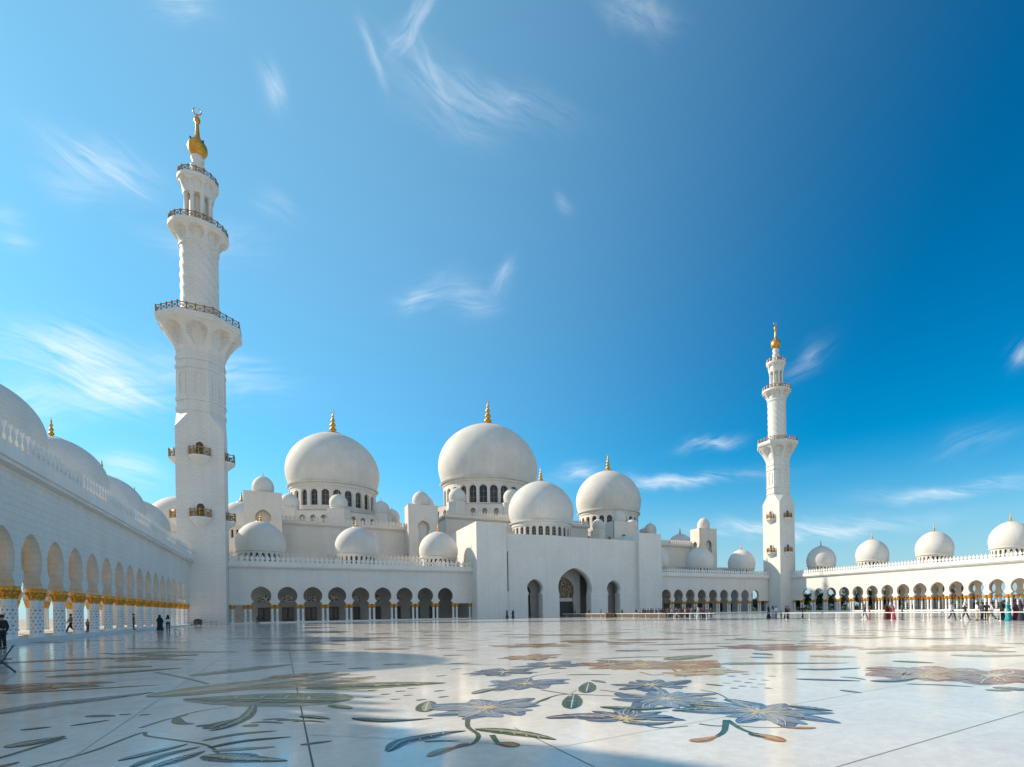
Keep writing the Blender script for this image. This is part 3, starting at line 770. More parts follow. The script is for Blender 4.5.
mb = MB()                                                # inner screen wall behind the arches
inn = keyhole(3.6, 7.6, 3.55, 3.1, 5.7, 3.4, 0.012, 0.10)
fnI = lambda u, w, z: W(u, 139.4+w, z)
bay(mb, fnI, AX-.6, 11.0, inn, .012, 15.0, 0, 1.4)
mb.prism([(AX-6.1-.5, .012), (AX-6.1, .012), (AX-6.1, 15), (AX-6.6, 15)], fnI, 0, 1.4)
sinn = keyhole(1.6, 7.2, 1.5, 1.3, 6.0, 1.45, 0.012, 0.15)
for c in (56.9, 81.6): bay(mb, fnI, c, 9.0, sinn, .012, 15.0, -.6, .6)
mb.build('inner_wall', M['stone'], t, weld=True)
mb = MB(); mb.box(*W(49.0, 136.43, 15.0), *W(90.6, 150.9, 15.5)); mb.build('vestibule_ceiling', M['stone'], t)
mb = MB(); mb.prism([(AX-.6+u*.99, z) for u, z in keyhole(3.6, 7.6, 3.55, 3.1, 5.7, 3.1, 5.4, 0.10)], fnI, .7, .8)
mb.build('lattice_window', M['lattice'], t)
mb = MB(); mb.prism([(AX-4.0, 4.4), (AX+2.8, 4.4), (AX+2.8, 5.4), (AX-4.0, 5.4)], fnI, .5, .9); mb.build('transom', M['cream'], t)
mb = MB(); mb.prism([(AX-4.0, .02), (AX+2.8, .02), (AX+2.8, 4.4), (AX-4.0, 4.4)], fnI, .7, .8); mb.build('entrance_door', M['black'], t)
for c in (56.9, 81.6):
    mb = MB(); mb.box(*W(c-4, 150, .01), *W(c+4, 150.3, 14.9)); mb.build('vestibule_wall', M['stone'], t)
for x in (50.4,):
    mb = MB(); mb.box(*W(49.62, 133.33, 7.0), *W(49.84, 133.39, 17.6)); mb.build('slit_window', M['glass'], t)
# entrance dome
def drum_dome(t, c, Rb, rim, apex, zd, nwin, fh, cres, wz0, wz1, ww):
    mb = MB(); mb.lathe([(r, z) for r, z in dome_profile(Rb, rim, apex, -24, 30)], (c[0], c[1], 0), 96)
    mb.lathe([(Rb*.90, rim-.5), (Rb*.965, rim-.45), (Rb*.975, rim-.1), (Rb*.92, rim+.15)], (c[0], c[1], 0), 96, smooth=False)
    d = mb.build('great_dome', M['dome'], t)
    finial(d, (c[0], c[1], apex-.15), fh, cres)
    rd = Rb*.905; mb = MB()
    n = nwin*8
    # drum wall with real arched openings: piers + spandrels
    mb.lathe([(rd*.93, zd), (rd*.93, rim-.5)], (c[0], c[1], 0), n, cap=False)
    mb.lathe([(rd*1.03, zd-.4), (rd*1.03, wz0-.25), (rd, wz0-.2), (rd, wz0)], (c[0], c[1], 0), n, smooth=False)
    mb.lathe([(rd, wz1+.35), (rd, rim-1.5), (rd*1.02, rim-1.45), (rd*1.02, rim-.5)], (c[0], c[1], 0), n, smooth=False)
    da = 2*PI/nwin; hw = ww/2/rd
    zs_ = wz1-ww/2
    for k in range(nwin):
        t0 = da*k
        def P3(a, r, z): return (c[0]+r*math.cos(t0+a), c[1]+r*math.sin(t0+a), z)
        arc = [(-hw, wz0), (-hw, zs_)] + [(hw*math.cos(PI-PI*j/8), zs_+ww/2*math.sin(PI-PI*j/8)) for j in range(1, 8)] + [(hw, zs_), (hw, wz0)]
        for sgn in (-1, 1):                               # left / right jamb strips
            mb.face([P3(sgn*da/2, rd, wz0), P3(sgn*hw, rd, wz0), P3(sgn*hw, rd, zs_), P3(sgn*da/2, rd, zs_)])
        hd = [a for a in arc if a[1] >= zs_-1e-6]
        mb.face([P3(-da/2, rd, zs_)] + [P3(a, rd, z) for a, z in hd] + [P3(da/2, rd, zs_), P3(da/2, rd, wz1+.36), P3(-da/2, rd, wz1+.36)])
        for a, b in zip(arc[:-1], arc[1:]):
            mb.face([P3(a[0], rd, a[1]), P3(a[0], rd*.93, a[1]), P3(b[0], rd*.93, b[1]), P3(b[0], rd, b[1])])
    dr = mb.build('drum', M['cream'], t)
    wm = MB()
    arc = [(-ww/2, wz0), (-ww/2, zs_)] + [(ww/2*math.cos(PI-PI*j/8), zs_+ww/2*math.sin(PI-PI*j/8)) for j in range(1, 8)] + [(ww/2, zs_), (ww/2, wz0)]
    wm.prism(arc, lambda u, w, z: (rd*.935+w, u, z), 0, .06)
    wm.prism([(-.05, wz0), (.05, wz0), (.05, wz1-.05), (-.05, wz1-.05)], lambda u, w, z: (rd*.935+w, u, z), .06, .12, 1)
    for q in (.33, .66): wm.prism([(-ww/2, wz0+(wz1-wz0)*q-.05), (ww/2, wz0+(wz1-wz0)*q-.05), (ww/2, wz0+(wz1-wz0)*q+.05), (-ww/2, wz0+(wz1-wz0)*q+.05)], lambda u, w, z: (rd*.935+w, u, z), .06, .11, 1)
    wme = wm.mesh('window', [M['glass'], M['brassrail']])
    for k in range(nwin): inst('window', wme, dr, (c[0], c[1], 0), da*k)
    return d
drum_dome(t, (0, 155.5-o_.y), 10.3, 29.2, 42.8, 22.6, 28, 5.0, False, 24.6, 27.4, 1.35)

# ------------------------------------------------------------------ prayer hall
t = thing('prayer_hall', 'white prayer hall behind the facade with three great domes and square turrets', 'mosque', (AX, 165, 0))
o_ = t.location
W = lambda x, y, z: (x-o_.x, y-o_.y, z-o_.z)
mb = MB(); mb.box(*W(-12, 150.2, 0), *W(151, 262, 14.6)); mb.build('hall_body', M['cream'], t)
for x0, x1 in ((-12, 41), (99, 151)):
    mb = MB(); mb.box(*W(x0, 149.8, 14.7), *W(x1, 150.5, 15.6)); parapet(mb, lambda u, w, z: W(u, 150.0+w, z), x0, x1, 15.6, 0); mb.build('roof_parapet', M['cream'], t)
def hall_dome(cx, cy, Rb, rim, apex, zb, zt, Rt, blk, fh, wz0, wz1, ww, nw, verts, sdr):
    # square block with cornice and crenels
    mb = MB(); mb.box(*W(blk[0], blk[2], 14.61), *W(blk[1], blk[3], zb-1.0))
    mb.build('dome_block', M['cream'], t)
    mb = MB(); mb.box(*W(blk[0]-.3, blk[2]-.4, zb-1.0), *W(blk[1]+.3, blk[3]+.4, zb-.7)); mb.box(*W(blk[0]-.6, blk[2]-.8, zb-.7), *W(blk[1]+.6, blk[3]+.8, zb))
    mb.build('block_cornice', M['cream'], t)
    mb = MB(); parapet(mb, lambda u, w, z: W(u, blk[2]-.7+w, z), blk[0], blk[1], zb, 0); mb.build('block_parapet', M['cream'], t)
    # octagonal terrace with an arched wall
    mb = MB(); aps = Rt*math.cos(PI/8)
    sidel = 2*Rt*math.sin(PI/8)
    nb = 5; hole = keyhole(.85, zb+4.7, .88, .7, zb+4.1, .75, zb+2.8, .1, 12)
    for k in range(8):
        th = PI/8 + PI/4*k + verts
        ca, sa = math.cos(th), math.sin(th)
        f = lambda u, w, z: W(cx + ca*(aps-w) - sa*u, cy + sa*(aps-w) + ca*u, z)
        for j in range(nb):
            u = -sidel/2 + sidel*(j+.5)/nb
            bay(mb, f, u, sidel/nb, hole, zb+2.8, zt, 0, 1.0)
        mb.prism([(-sidel/2, zb+.002), (sidel/2, zb+.002), (sidel/2, zb+2.8), (-sidel/2, zb+2.8)], f, 0, 1.0)
    mb.build('terrace_wall', M['cream'], t, weld=True)
    mb = MB(); mb.lathe([(aps/math.cos(PI/8)-1.3, zb+.004), (aps/math.cos(PI/8)-1.3, zt-.3), (Rt*1.0, zt-.3), (Rt*1.0, zt-.01)], W(cx, cy, 0), 8, smooth=False, ph=verts)
    mb.build('terrace', M['stone'], t)
    drum_dome(t, W(cx, cy, 0)[:2], Rb, rim, apex, zt-.2, nw, fh, True, wz0, wz1, ww)
    for k in range(8):
        th = PI/4*k + verts
        p = W(cx + (Rt-1.6)*math.cos(th), cy + (Rt-1.6)*math.sin(th), 0)
        mb = MB(); mb.lathe([(sdr*1.25, zb+.5), (sdr*1.25, zt+.25), (sdr*1.1, zt+.35)], p, 8, smooth=False, ph=PI/8+verts)
        mb.build('corner_pavilion', M['cream'], t)
        small_dome(t, p, sdr, zt+.45, zt+1.25, zt+1.25+sdr*1.45, 14, sdr*.55, 'small_dome')
hall_dome(13.8, 206, 14.7, 45.0, 64.4, 27.4, 34.6, 20.5, (-2.0, 30.5, 168, 244), 8.6, 37.2, 42.4, 2.3, 24, 0, 2.7)
hall_dome(125.3, 206, 14.7, 45.0, 64.4, 27.4, 34.6, 20.5, (108.5, 141.0, 168, 244), 8.2, 37.2, 42.4, 2.3, 24, 0, 2.7)
hall_dome(69.5, 206, 19.4, 51.6, 76.2, 33.0, 40.2, 26.5, (43.5, 95.5, 172, 250), 10.8, 42.0, 48.6, 2.9, 28, 0, 3.0)
# square turrets with keyhole niches and little domes
for cx in (-5.6, 34.4, 104.6, 144.8):
    x0, x1, y0, y1 = cx-4.15, cx+4.15, 161.5, 167.9
    mb = MB(); zt = 33.6
    fn = lambda u, w, z: W(u, y0+w, z)
    hole = keyhole(1.75, 27.0, 1.75, 1.4, 25.8, 1.65, 18.5, .12)
    bay(mb, fn, cx, 8.3, hole, 18.5, zt, 0, .9)
    mb.prism([(x0, 14.62), (x1, 14.62), (x1, 18.5), (x0, 18.5)], fn, 0, .9)
    fs = lambda u, w, z: W(x0+w, u, z)
    bay(mb, fs, (y0+y1)/2+.45, y1-y0-.9, keyhole(1.3, 27.0, 1.3, 1.1, 26.0, 1.2, 18.5, .12), 18.5, zt, 0, .9)
    mb.prism([(y0+.9, 14.62), (y1, 14.62), (y1, 18.5), (y0+.9, 18.5)], fs, 0, .9)
    fs2 = lambda u, w, z: W(x1-w, u, z)
    bay(mb, fs2, (y0+y1)/2+.45, y1-y0-.9, keyhole(1.3, 27.0, 1.3, 1.1, 26.0, 1.2, 18.5, .12), 18.5, zt, 0, .9)
    mb.prism([(y0+.9, 14.62), (y1, 14.62), (y1, 18.5), (y0+.9, 18.5)], fs2, 0, .9)
    mb.box(*W(x0+1.4, y0+1.5, 14.7), *W(x1-1.4, y1-.05, zt-.01))
    mb.box(*W(x0+.9, y0+.9, zt-.4), *W(x1-.9, y1, zt-.003))
    tw = mb.build('turret', M['cream'], t, weld=True)
    small_dome(tw, W(cx, 164.6, 0), 2.5, zt-.3, zt+.55, zt+4.6, 14, 1.4, 'turret_dome')
for (x, y) in ((153.2, 190), (-12, 190)):
    small_dome(t, W(x, y, 0), 6.0, 24, 27.3, 35.6, 24, 3.5, 'side_dome')
    mb = MB(); mb.box(*W(x-6, y-6, 14.6), *W(x+6, y+6, 24)); mb.build('dome_base', M['cream'], t)
small_dome(t, W(-21.5, 152.5, 0), 6.2, 18, 20.5, 29.0, 24, 0, 'side_dome')
mb = MB(); mb.box(*W(-36, 150.2, 0), *W(-12.01, 175, 16.5)); mb.build('side_block', M['cream'], t)

# ------------------------------------------------------------------ stone inlay of the floor (flowers, leaves, stems)
_zc = [0]
def zlev(layer=0):
    _zc[0] = (_zc[0] + 1) % 37
    return 0.002 + 0.0001*_zc[0] + {0: 0, 1: .004, 2: .008}[layer]
def strip(mb, pts, w, mi=0, mode='leaf', n=22, jag=0.0, layer=0):
    """ribbon along a spine of floor points (smoothed); leaf: widest in the middle, stem: even"""
    P_ = [Vector((p[0], p[1])) for p in pts]
    if mode != 'stem':
        for i_ in range(len(P_)-2, 0, -1):
            d1 = (P_[i_]-P_[i_-1]).normalized(); d2 = (P_[i_+1]-P_[i_]).normalized()
            if d1.dot(d2) < .72: P_.pop(i_)
    if len(P_) == 2: P_.insert(1, (P_[0]+P_[1])/2)
    def cr(t):
        m = len(P_)-1; x = t*m; i = min(int(x), m-1); f = x-i
        p0 = P_[max(i-1, 0)]; p1 = P_[i]; p2 = P_[i+1]; p3 = P_[min(i+2, m)]
        return 0.5*((2*p1)+(p2-p0)*f+(2*p0-5*p1+4*p2-p3)*f*f+(3*p1-p0-3*p2+p3)*f**3)
    z = zlev(layer)
    w = min(w, .62*sum((q_-p_).length for p_, q_ in zip(P_[:-1], P_[1:])))
    l = []; r = []
    for k in range(n+1):
        t = k/n; p = cr(t); d = (cr(min(1, t+.02))-cr(max(0, t-.02)))
        if d.length < 1e-6: d = Vector((1, 0))
        d.normalize(); q = Vector((-d.y, d.x))
        if mode == 'leaf': h = math.sin(PI*t**.8)**.8
        elif mode == 'bud': h = math.sin(PI*min(1, t**1.4))**.7
        elif mode == 'blade': h = (1-t)**.6*min(1, t*9+.25)
        else: h = 1.0 - .35*t
        ww = w*.5*max(h, .0)
        l.append(p + q*(ww*(1+random.uniform(-jag, jag))+.002)); r.append(p - q*(ww*(1+random.uniform(-jag, jag))+.002))
    for k in range(n):
        mb.face([(l[k].x, l[k].y, z), (l[k+1].x, l[k+1].y, z), (r[k+1].x, r[k+1].y, z), (r[k].x, r[k].y, z)], mi)
def inlay_obj(name, mb, mats):
    o = mb.build(name, mats, floor); o['kind'] = 'structure'; return o
def S(px, w, col, mode='leaf', vein=None, jag=.06, name=None):
    pts = [fl(*p) for p in px]; mb = MB()
    if mode == 'leaf' and col in ('sage','tan','cream','olive','orange') and px[0][1] < 712 and px[0][0] < 400: w *= 1.25
    strip(mb, pts, w, 0, mode, 26, jag)
    mats = [I[col]]
    if vein:
        strip(mb, pts, w*.42, 1, mode, 22, .25, 1); mats.append(I[vein])
    if mode == 'leaf' and w > .2:
        mats.append(I['bone']); k_ = len(mats)-1
        strip(mb, pts, w*.07, k_, 'leaf', 18, .3, 2)
        a_ = Vector(pts[0]); z_ = Vector(pts[-1]); ax = z_-a_; nv = Vector((-ax.y, ax.x)).normalized()
        if len(pts) == 2 or w < .62*ax.length*1.2:
            mid_ = Vector(pts[len(pts)//2])
            for q_ in (.25, .4, .55, .7):
                b_ = a_*(1-q_)**2 + mid_*2*q_*(1-q_) + z_*q_*q_
                for sg in (-1, 1): strip(mb, [b_, b_ + ax*.07 + nv*sg*w*.3*math.sin(PI*q_)], w*.035, k_, 'leaf', 5, 0, 2)
    return inlay_obj(name or ('inlaid_stem' if mode == 'stem' else 'inlaid_leaf'), mb, mats)
def flower(px, rad, n, cols, rot=0.0, sq=1.0, center='cream', pw=.55, uneven=.22, open_=2*PI, seed=1):
    rnd = random.Random(seed)
    c = Vector(fl(*px)); mb = MB()
    for layer, (f, ci) in enumerate(((1.0, 0), (.74, 1))):
        for k in range(n):
            t = rot + open_*(k + .5*layer + rnd.uniform(-.16, .16))/n
            L_ = rad*f*(1+rnd.uniform(-uneven, uneven))
            d = Vector((math.cos(t), math.sin(t)*sq)); side = Vector((-d.y, d.x))
            bend = rnd.uniform(-.18, .18)*L_
            pts = [c + d*rad*.06, c + d*L_*.5 + side*bend, c + d*L_]
            strip(mb, pts, L_*pw, ci, 'leaf', 14, .10, layer)
            strip(mb, [c + d*L_*.2, c+d*L_*.5+side*bend, c + d*L_*.93], L_*.018, 3, 'leaf', 10, .3, 2)
            for sg in (-1, 1): strip(mb, [c + d*L_*.25, c+d*L_*.52+side*(bend+sg*L_*pw*.2), c + d*L_*.8+side*sg*L_*pw*.12], L_*.010, 3, 'leaf', 8, .3, 2)
            if layer == 0: strip(mb, [c + d*L_*.3, c+d*L_*.55+side*bend, c + d*L_*.88], L_*pw*.34, 1, 'leaf', 8, .3, 1)
    for k in range(9):
        t = 2*PI*k/9; d = Vector((math.cos(t), math.sin(t)*sq))
        strip(mb, [c, c + d*rad*rnd.uniform(.18, .34)], rad*.07, 2, 'leaf', 6, 0, 2)
    return inlay_obj('inlaid_flower', mb, [I[cols[0]], I[cols[1]], I[center], I['bone']])
# near flowers, right of centre
flower((758,712), 1.0, 8, ('blue','grey'), .3, 1.25, seed=3, pw=.42)
S([(725,699),(742,700),(757,706)], .30, 'teal', vein='grey')
S([(672,711),(700,709),(728,711)], .34, 'teal', vein='green')
S([(788,706),(810,706),(833,711)], .30, 'teal', vein='blue')
S([(780,712),(800,715),(808,720)], .26, 'navy')
S([(726,720),(724,731),(716,737)], .10, 'green','stem'); S([(718,736),(703,740),(689,741)], .22, 'orange','bud', vein='tan')
S([(727,720),(741,729),(758,735)], .09, 'green','stem'); S([(752,734),(768,737),(784,742)], .26, 'orange','bud', vein='tan'); S([(750,733),(758,737),(766,738)], .18, 'green')
S([(733,725),(758,727.5),(784,727.5)], .035, 'olive','stem'); S([(780,727),(797,728),(816,728)], .16, 'orange','bud', vein='tan')
S([(699,724),(714,726),(724,726)], .05, 'green','stem')
flower((667,699), 1.05, 7, ('blue','grey'), .9, 1.15, seed=5, pw=.42)
S([(600,707),(640,709),(676,707)], .34, 'green', vein='teal'); S([(688,704),(704,703),(728,707)], .26, 'green', vein='sage'); S([(690,706),(706,708),(722,712)], .06, 'green','stem')
flower((651,685), 1.05, 6, ('navy','blue'), .2, 1.1, seed=8, pw=.46)
S([(545,718),(580,716),(610,716),(622,718)], .42, 'navy', vein='mauve'); flower((625,719), .85, 5, ('navy','blue'), -.6, 1.3, seed=11, pw=.4, open_=PI*1.2)
S([(622,722),(650,724),(674,722)], .24, 'blue', vein='grey'); S([(624,719),(640,714),(668,711)], .05, 'orange','stem')
S([(571,709),(574,694)], .40, 'green', vein='teal'); S([(586,693),(589,682)], .40, 'green', vein='teal'); S([(572,700),(571,694),(576,690)], .05, 'cream','stem')
S([(529,706),(545,699),(563,694.5),(590,695),(622,696.5)], .06, 'green','stem'); S([(541,690),(560,693),(575,695)], .05, 'green','stem')
flower((487,708), 1.15, 7, ('blue','grey'), .5, 1.05, seed=14, pw=.5); S([(425,712),(429,701)], .40, 'green', vein='sage')
S([(535,703),(545,700),(551,697)], .05, 'green', 'stem')
flower((526,684), 1.1, 7, ('grey','blue'), 1.1, 1.0, seed=17, pw=.52); S([(473,694),(488,690),(506,688)], .34, 'green', vein='sage')
S([(525,681),(535,676),(560,672.5)], .06, 'green','stem')
flower((504,672), 1.2, 6, ('grey','navy'), .3, 1.0, seed=19); flower((551,665), 1.3, 6, ('grey','blue'), .8, 1.0, seed=21); S([(550,668),(558,666.5),(567,668.5)], .9, 'green')
S([(566,675),(590,674.6),(612,674.6)], .16, 'green')
flower((529,657.5), 1.35, 7, ('rust','tan'), .1, 1.1, seed=23); flower((531,645.6), 1.8, 6, ('tan','rust'), .5, .9, seed=25)
# big dark leaf and buds in the left centre
S([(388,752),(402,742),(425,737),(446,733),(466,731)], .34, 'teal', vein='navy'); S([(424,742),(440,741),(460,741)], .08, 'teal')
S([(468,719),(468,727),(478,735),(474,743),(461,747)], .075, 'green','stem'); S([(463,746),(445,750),(428,757)], .20, 'tan','bud', vein='sage'); S([(455,748),(463,745),(470,744)], .13,'navy')
S([(475,729),(500,731),(530,735),(556,740)], .30, 'green', vein='olive'); S([(492,735),(496,741),(500,744)], .08,'green','stem'); S([(494,744),(506,744),(517,747)], .26, 'rust','bud', vein='tan')
S([(352,718),(385,721),(433,718.5)], .26, 'green', vein='teal')
# large leaves and sprays on the left
S([(350,700),(320,700),(270,699),(225,699),(184,699)], 1.35, 'sage', vein='olive'); S([(254,705),(247,716),(226,727),(209,731)], .22, 'green', vein='sage')
S([(-30,718),(40,706),(100,699),(155,692)], .85, 'sage', vein='grey', jag=.03); S([(45,677),(110,673),(182,668)], 1.1, 'sage', vein='green'); S([(190,676),(230,669),(293,664)], .9, 'sage')
S([(146,697),(190,688),(240,680),(300,674),(350,673)], 1.5, 'tan', vein='cream'); S([(250,688),(300,686),(350,680),(375,676)], 1.0, 'cream', vein='tan'); S([(305,688),(360,686),(400,684.5),(446,683)], .95, 'olive', vein='green')
S([(-20,688),(20,686),(76,683)], 1.9, 'orange', vein='rust'); S([(80,687),(92,685),(104,686)], 1.0,'sage')
S([(0,694),(70,690),(160,685)], .3, 'green'); S([(155,672),(185,678),(208,684)], .14, 'olive', 'stem')
S([(6,748),(25,741),(44,743),(65,736)], .55, 'green', vein='sage'); S([(-14,762),(20,752),(66,738)], .10,'green','stem'); S([(-5,768),(8,763),(20,762)], .25, 'rust')
S([(28,768),(90,752),(141,733),(147,736),(175,740),(206,745),(218,753)], .055, 'green','stem')
S([(118,761),(150,748),(188,744)], .20, 'teal', vein='sage'); S([(130,768),(165,755),(200,747)], .20, 'sage', vein='teal'); S([(152,768),(180,759),(205,751)], .22, 'teal')
S([(202,741),(240,734),(277,731)], .14, 'green'); S([(208,748),(245,741),(292,737)], .16, 'teal', vein='green'); S([(212,751),(240,746),(276,747)], .15, 'sage')
S([(203,756),(222,757),(245,759),(288,761)], .36, 'teal', vein='tan'); S([(228,755),(245,752),(258,759)], .3, 'blue')
S([(176,717),(180,723),(195,724)], .16, 'green'); S([(176,717),(200,711),(228,707)], .05,'olive','stem'); S([(140,728),(165,720),(188,715)], .07, 'olive','stem')
S([(210,729),(222,724),(236,719)], .40, 'green'); S([(244,725),(250,723),(258,726)], .3, 'tan'); S([(196,726),(205,723),(214,725)], .28, 'green')
S([(86,716),(104,714),(116,716)], .2, 'green'); S([(120,714.5),(126,712.5),(131,714.5)], .3, 'green'); S([(139,715),(145,712.5),(151,714.5)], .3, 'green')
for (x, y) in ((250,723),(262,720),(275,721),(292,722)): S([(x,y),(x+16,y-1),(x+34,y+.5)], .12, 'green')
# middle distance
flower((640,665), 1.9, 8, ('orange','tan'), 0, .8, seed=31, center='cream', pw=.55); flower((690,665), 1.7, 7, ('tan','orange'), .4, .8, seed=33); S([(668,660),(690,657),(712,655)], 1.2, 'olive', vein='sage')
S([(597,660),(610,661),(625,661)], .5, 'olive'); S([(640,672),(652,675),(664,674)], .10, 'tan','stem'); S([(672,669),(680,674),(686,677)], .08, 'olive','stem'); S([(703,674),(707,673),(712,674.5)], .3, 'rust')
S([(722,664),(750,663.5),(850,663)], .75, 'olive', vein='sage'); 
S([(560,641.5),(585,641),(609,641.5)], 1.7, 'rust', vein='tan'); S([(616,640),(650,638.5),(684,639)], 1.8, 'rust', vein='orange'); S([(640,645),(660,646),(735,643)], .7,'sage'); S([(668,650),(690,653),(730,648)], .8, 'olive')
S([(598,659),(640,657),(672,657)], .3, 'teal')
flower((765,647), 2.2, 7, ('mauve','rust'), .2, .9, seed=35); S([(756,653),(763,654),(772,655)], 1.3, 'blue', vein='teal'); S([(770,647),(800,646),(815,645)], .8, 'rust'); S([(750,657),(765,656),(775,658)], .8,'teal')
S([(809,656),(832,658),(857,657)], .9, 'tan', vein='cream'); S([(700,636),(725,634),(745,635)], 1.0,'sage'); S([(735,638),(760,640),(800,641)], .7,'olive')
for k, (x, y) in enumerate(((727,676),(733,681),(741,674),(748,679),(755,673),(761,680),(738,686),(750,687),(730,688),(764,688),(757,684),(744,682.5),(768,676),(722,683))):
    S([(x,y),(x+4,y-.8),(x+9,y+.4)], .12, ('green','tan','navy')[k % 3])
S([(796,669),(825,669.5),(861,668)], .42, 'teal', vein='blue'); S([(795,679),(830,680),(861,681)], .34, 'navy', vein='blue'); S([(870,681),(892,681),(918,678)], .42, 'teal', vein='navy'); S([(840,677),(855,678),(866,680)],.2,'teal')
S([(865,668),(890,669),(920,672),(990,674)], 1.2, 'mauve', vein='rust'); flower((935,673), 2.0, 8, ('mauve','tan'), .1, .55, seed=41, center='tan', pw=.7); flower((992,676), 1.9, 8, ('mauve','rust'), .5, .55, seed=43, center='cream', pw=.7)
S([(985,674),(1010,676),(1060,680)], 1.9, 'tan', vein='mauve'); S([(993,687),(1015,689),(1040,690)], .5, 'teal'); S([(985,690),(1000,689),(1012,691)], .3,'green')
S([(905,684),(940,685),(975,687)], .18, 'teal'); S([(892,661),(915,662),(935,663)], .6, 'teal', vein='green')
S([(876,648),(930,649),(1000,650)], 2.2, 'tan', vein='cream'); S([(870,654),(890,652),(915,652)], .9, 'sage'); S([(950,655),(985,656),(1030,655)], .9, 'sage'); S([(940,640),(948,638),(958,640)], .4,'green')
S([(800,636),(860,637),(930,636)], .8, 'cream'); S([(1000,643),(1020,645),(1040,644)], .8,'rust')
# far left court
S([(-10,664),(60,660),(150,657)], 1.5, 'rust', vein='tan'); S([(120,662),(160,657),(200,654)], 1.2, 'tan'); S([(255,644),(300,643),(345,645)], 1.5, 'mauve'); S([(140,652),(180,655),(240,652)], 1.0, 'sage')
S([(250,650),(275,648),(300,650)], .9, 'rust'); S([(365,634),(378,633),(392,634)], 1.6,'rust'); S([(300,633),(325,632.5),(345,633)], 1.2,'navy'); S([(20,672),(60,668),(100,669)], .7,'rust')
for (x, y, c) in ((420,646,'green'),(447,648,'green'),(468,650,'navy'),(400,640,'teal'),(455,655,'green'),(462,663,'green'),(430,640,'tan'),(480,640,'tan'),(505,636,'sage'),(360,668,'teal'),(335,664,'navy'),(395,664,'sage')):
    S([(x-12,y+.5),(x,y-.6),(x+11,y)], .35, c)
for (x, y) in ((372,690),(385,694),(400,691),(412,688),(368,697),(408,695),(395,699)): S([(x-5,y+.6),(x,y-.5),(x+6,y)], .10, 'green')
for (x, y) in ((455,669),(466,674),(440,676),(438,691),(442,697),(420,700)): S([(x-4,y+.5),(x,y-.5),(x+7,y-.8)], .14, 'green')
rq = random.Random(99)
for k in range(26):                                      # scattered buds of the border further out
    x = rq.uniform(380, 1000); y = rq.uniform(627, 640); w = rq.uniform(8, 26)
    S([(x-w,y+rq.uniform(-.4,.4)),(x,y+rq.uniform(-.8,.8)),(x+w,y+rq.uniform(-.4,.4))], rq.uniform(.5,1.3), rq.choice(['tan','sage','rust','grey','olive']))
# denser garland of the far border and of the left court
rq = random.Random(41)
for k in range(34):
    x = rq.uniform(210, 1010); y = rq.uniform(629, 652); w = rq.uniform(9, 34)
    if 380 < x < 470 and y > 650: continue
    S([(x-w,y+rq.uniform(-.3,.3)),(x+w,y+rq.uniform(-.3,.3))], rq.uniform(.6,1.6), rq.choice(['rust','tan','mauve','orange','sage','grey','navy']), vein=rq.choice(['tan','cream','rust',None]))
for k in range(16):
    x = rq.uniform(10, 330); y = rq.uniform(640, 668); w = rq.uniform(12, 40)
    S([(x-w,y+rq.uniform(-.4,.4)),(x+w,y+rq.uniform(-.6,.6))], rq.uniform(.4,1.1), rq.choice(['rust','tan','sage','green','mauve','teal']), vein=rq.choice(['tan',None,'olive']))
flower((700,672), 1.2, 6, ('tan','cream'), .3, .8, seed=51, center='rust'); flower((610,664), 1.3, 7, ('orange','rust'), .2, .8, seed=53)
flower((905,671), 1.5, 7, ('rust','mauve'), .3, .6, seed=55, center='tan'); flower((820,648), 1.9, 6, ('tan','orange'), .2, .7, seed=57); flower((960,648), 2.0, 6, ('orange','cream'), .2, .7, seed=59)
flower((300,676), 1.1, 7, ('tan','orange'), .5, .8, seed=61, center='rust'); flower((60,686), 1.2, 6, ('rust','orange'), .1, .8, seed=63)
for px in ([(640,724),(660,728),(688,726)],[(600,690),(622,693),(640,698)],[(700,690),(716,693),(728,699)]): S(px, .05, 'green', 'stem')
for p, q, w, c in (((840,690),(862,693),.2,'teal'),((300,716),(330,719),.2,'green'),((70,726),(110,720),.16,'teal'),((20,730),(52,727),.2,'green'),((300,745),(332,741),.14,'sage'),((330,705),(352,709),.22,'olive'),((455,713),(468,717),.14,'green'),((592,680),(606,683),.2,'navy'),((706,684),(724,686),.2,'teal')):
    S([p, q], w, c, vein='sage')
# expansion joints
def joint(p, q, w, m, ext=(0, 0)):
    a = Vector(fl(*p)); b = Vector(fl(*q)); d = (b-a).normalized(); a -= d*ext[0]; b += d*ext[1]; s = Vector((-d.y, d.x))*w/2
    mb = MB(); mb.face([(a+s)[:]+(.0035,), (b+s)[:]+(.0035,), (b-s)[:]+(.0035,), (a-s)[:]+(.0035,)])
    o = mb.build('expansion_joint', m, floor); o['kind'] = 'structure'
joint((291,660), (313,766), .022, M['joint'], (14, 6))
joint((840,766), (1023,712), .016, M['jointl'], (6, 14))
joint((215,662), (60,766), .012, M['jointl'], (12, 4)); joint((527,734), (592,766), .012, M['joint'], (.5, 4))
joint((309,735), (560,747), .010, M['jointl'], (0, 0)); joint((560,747), (830,698), .010, M['jointl'], (0, 12))

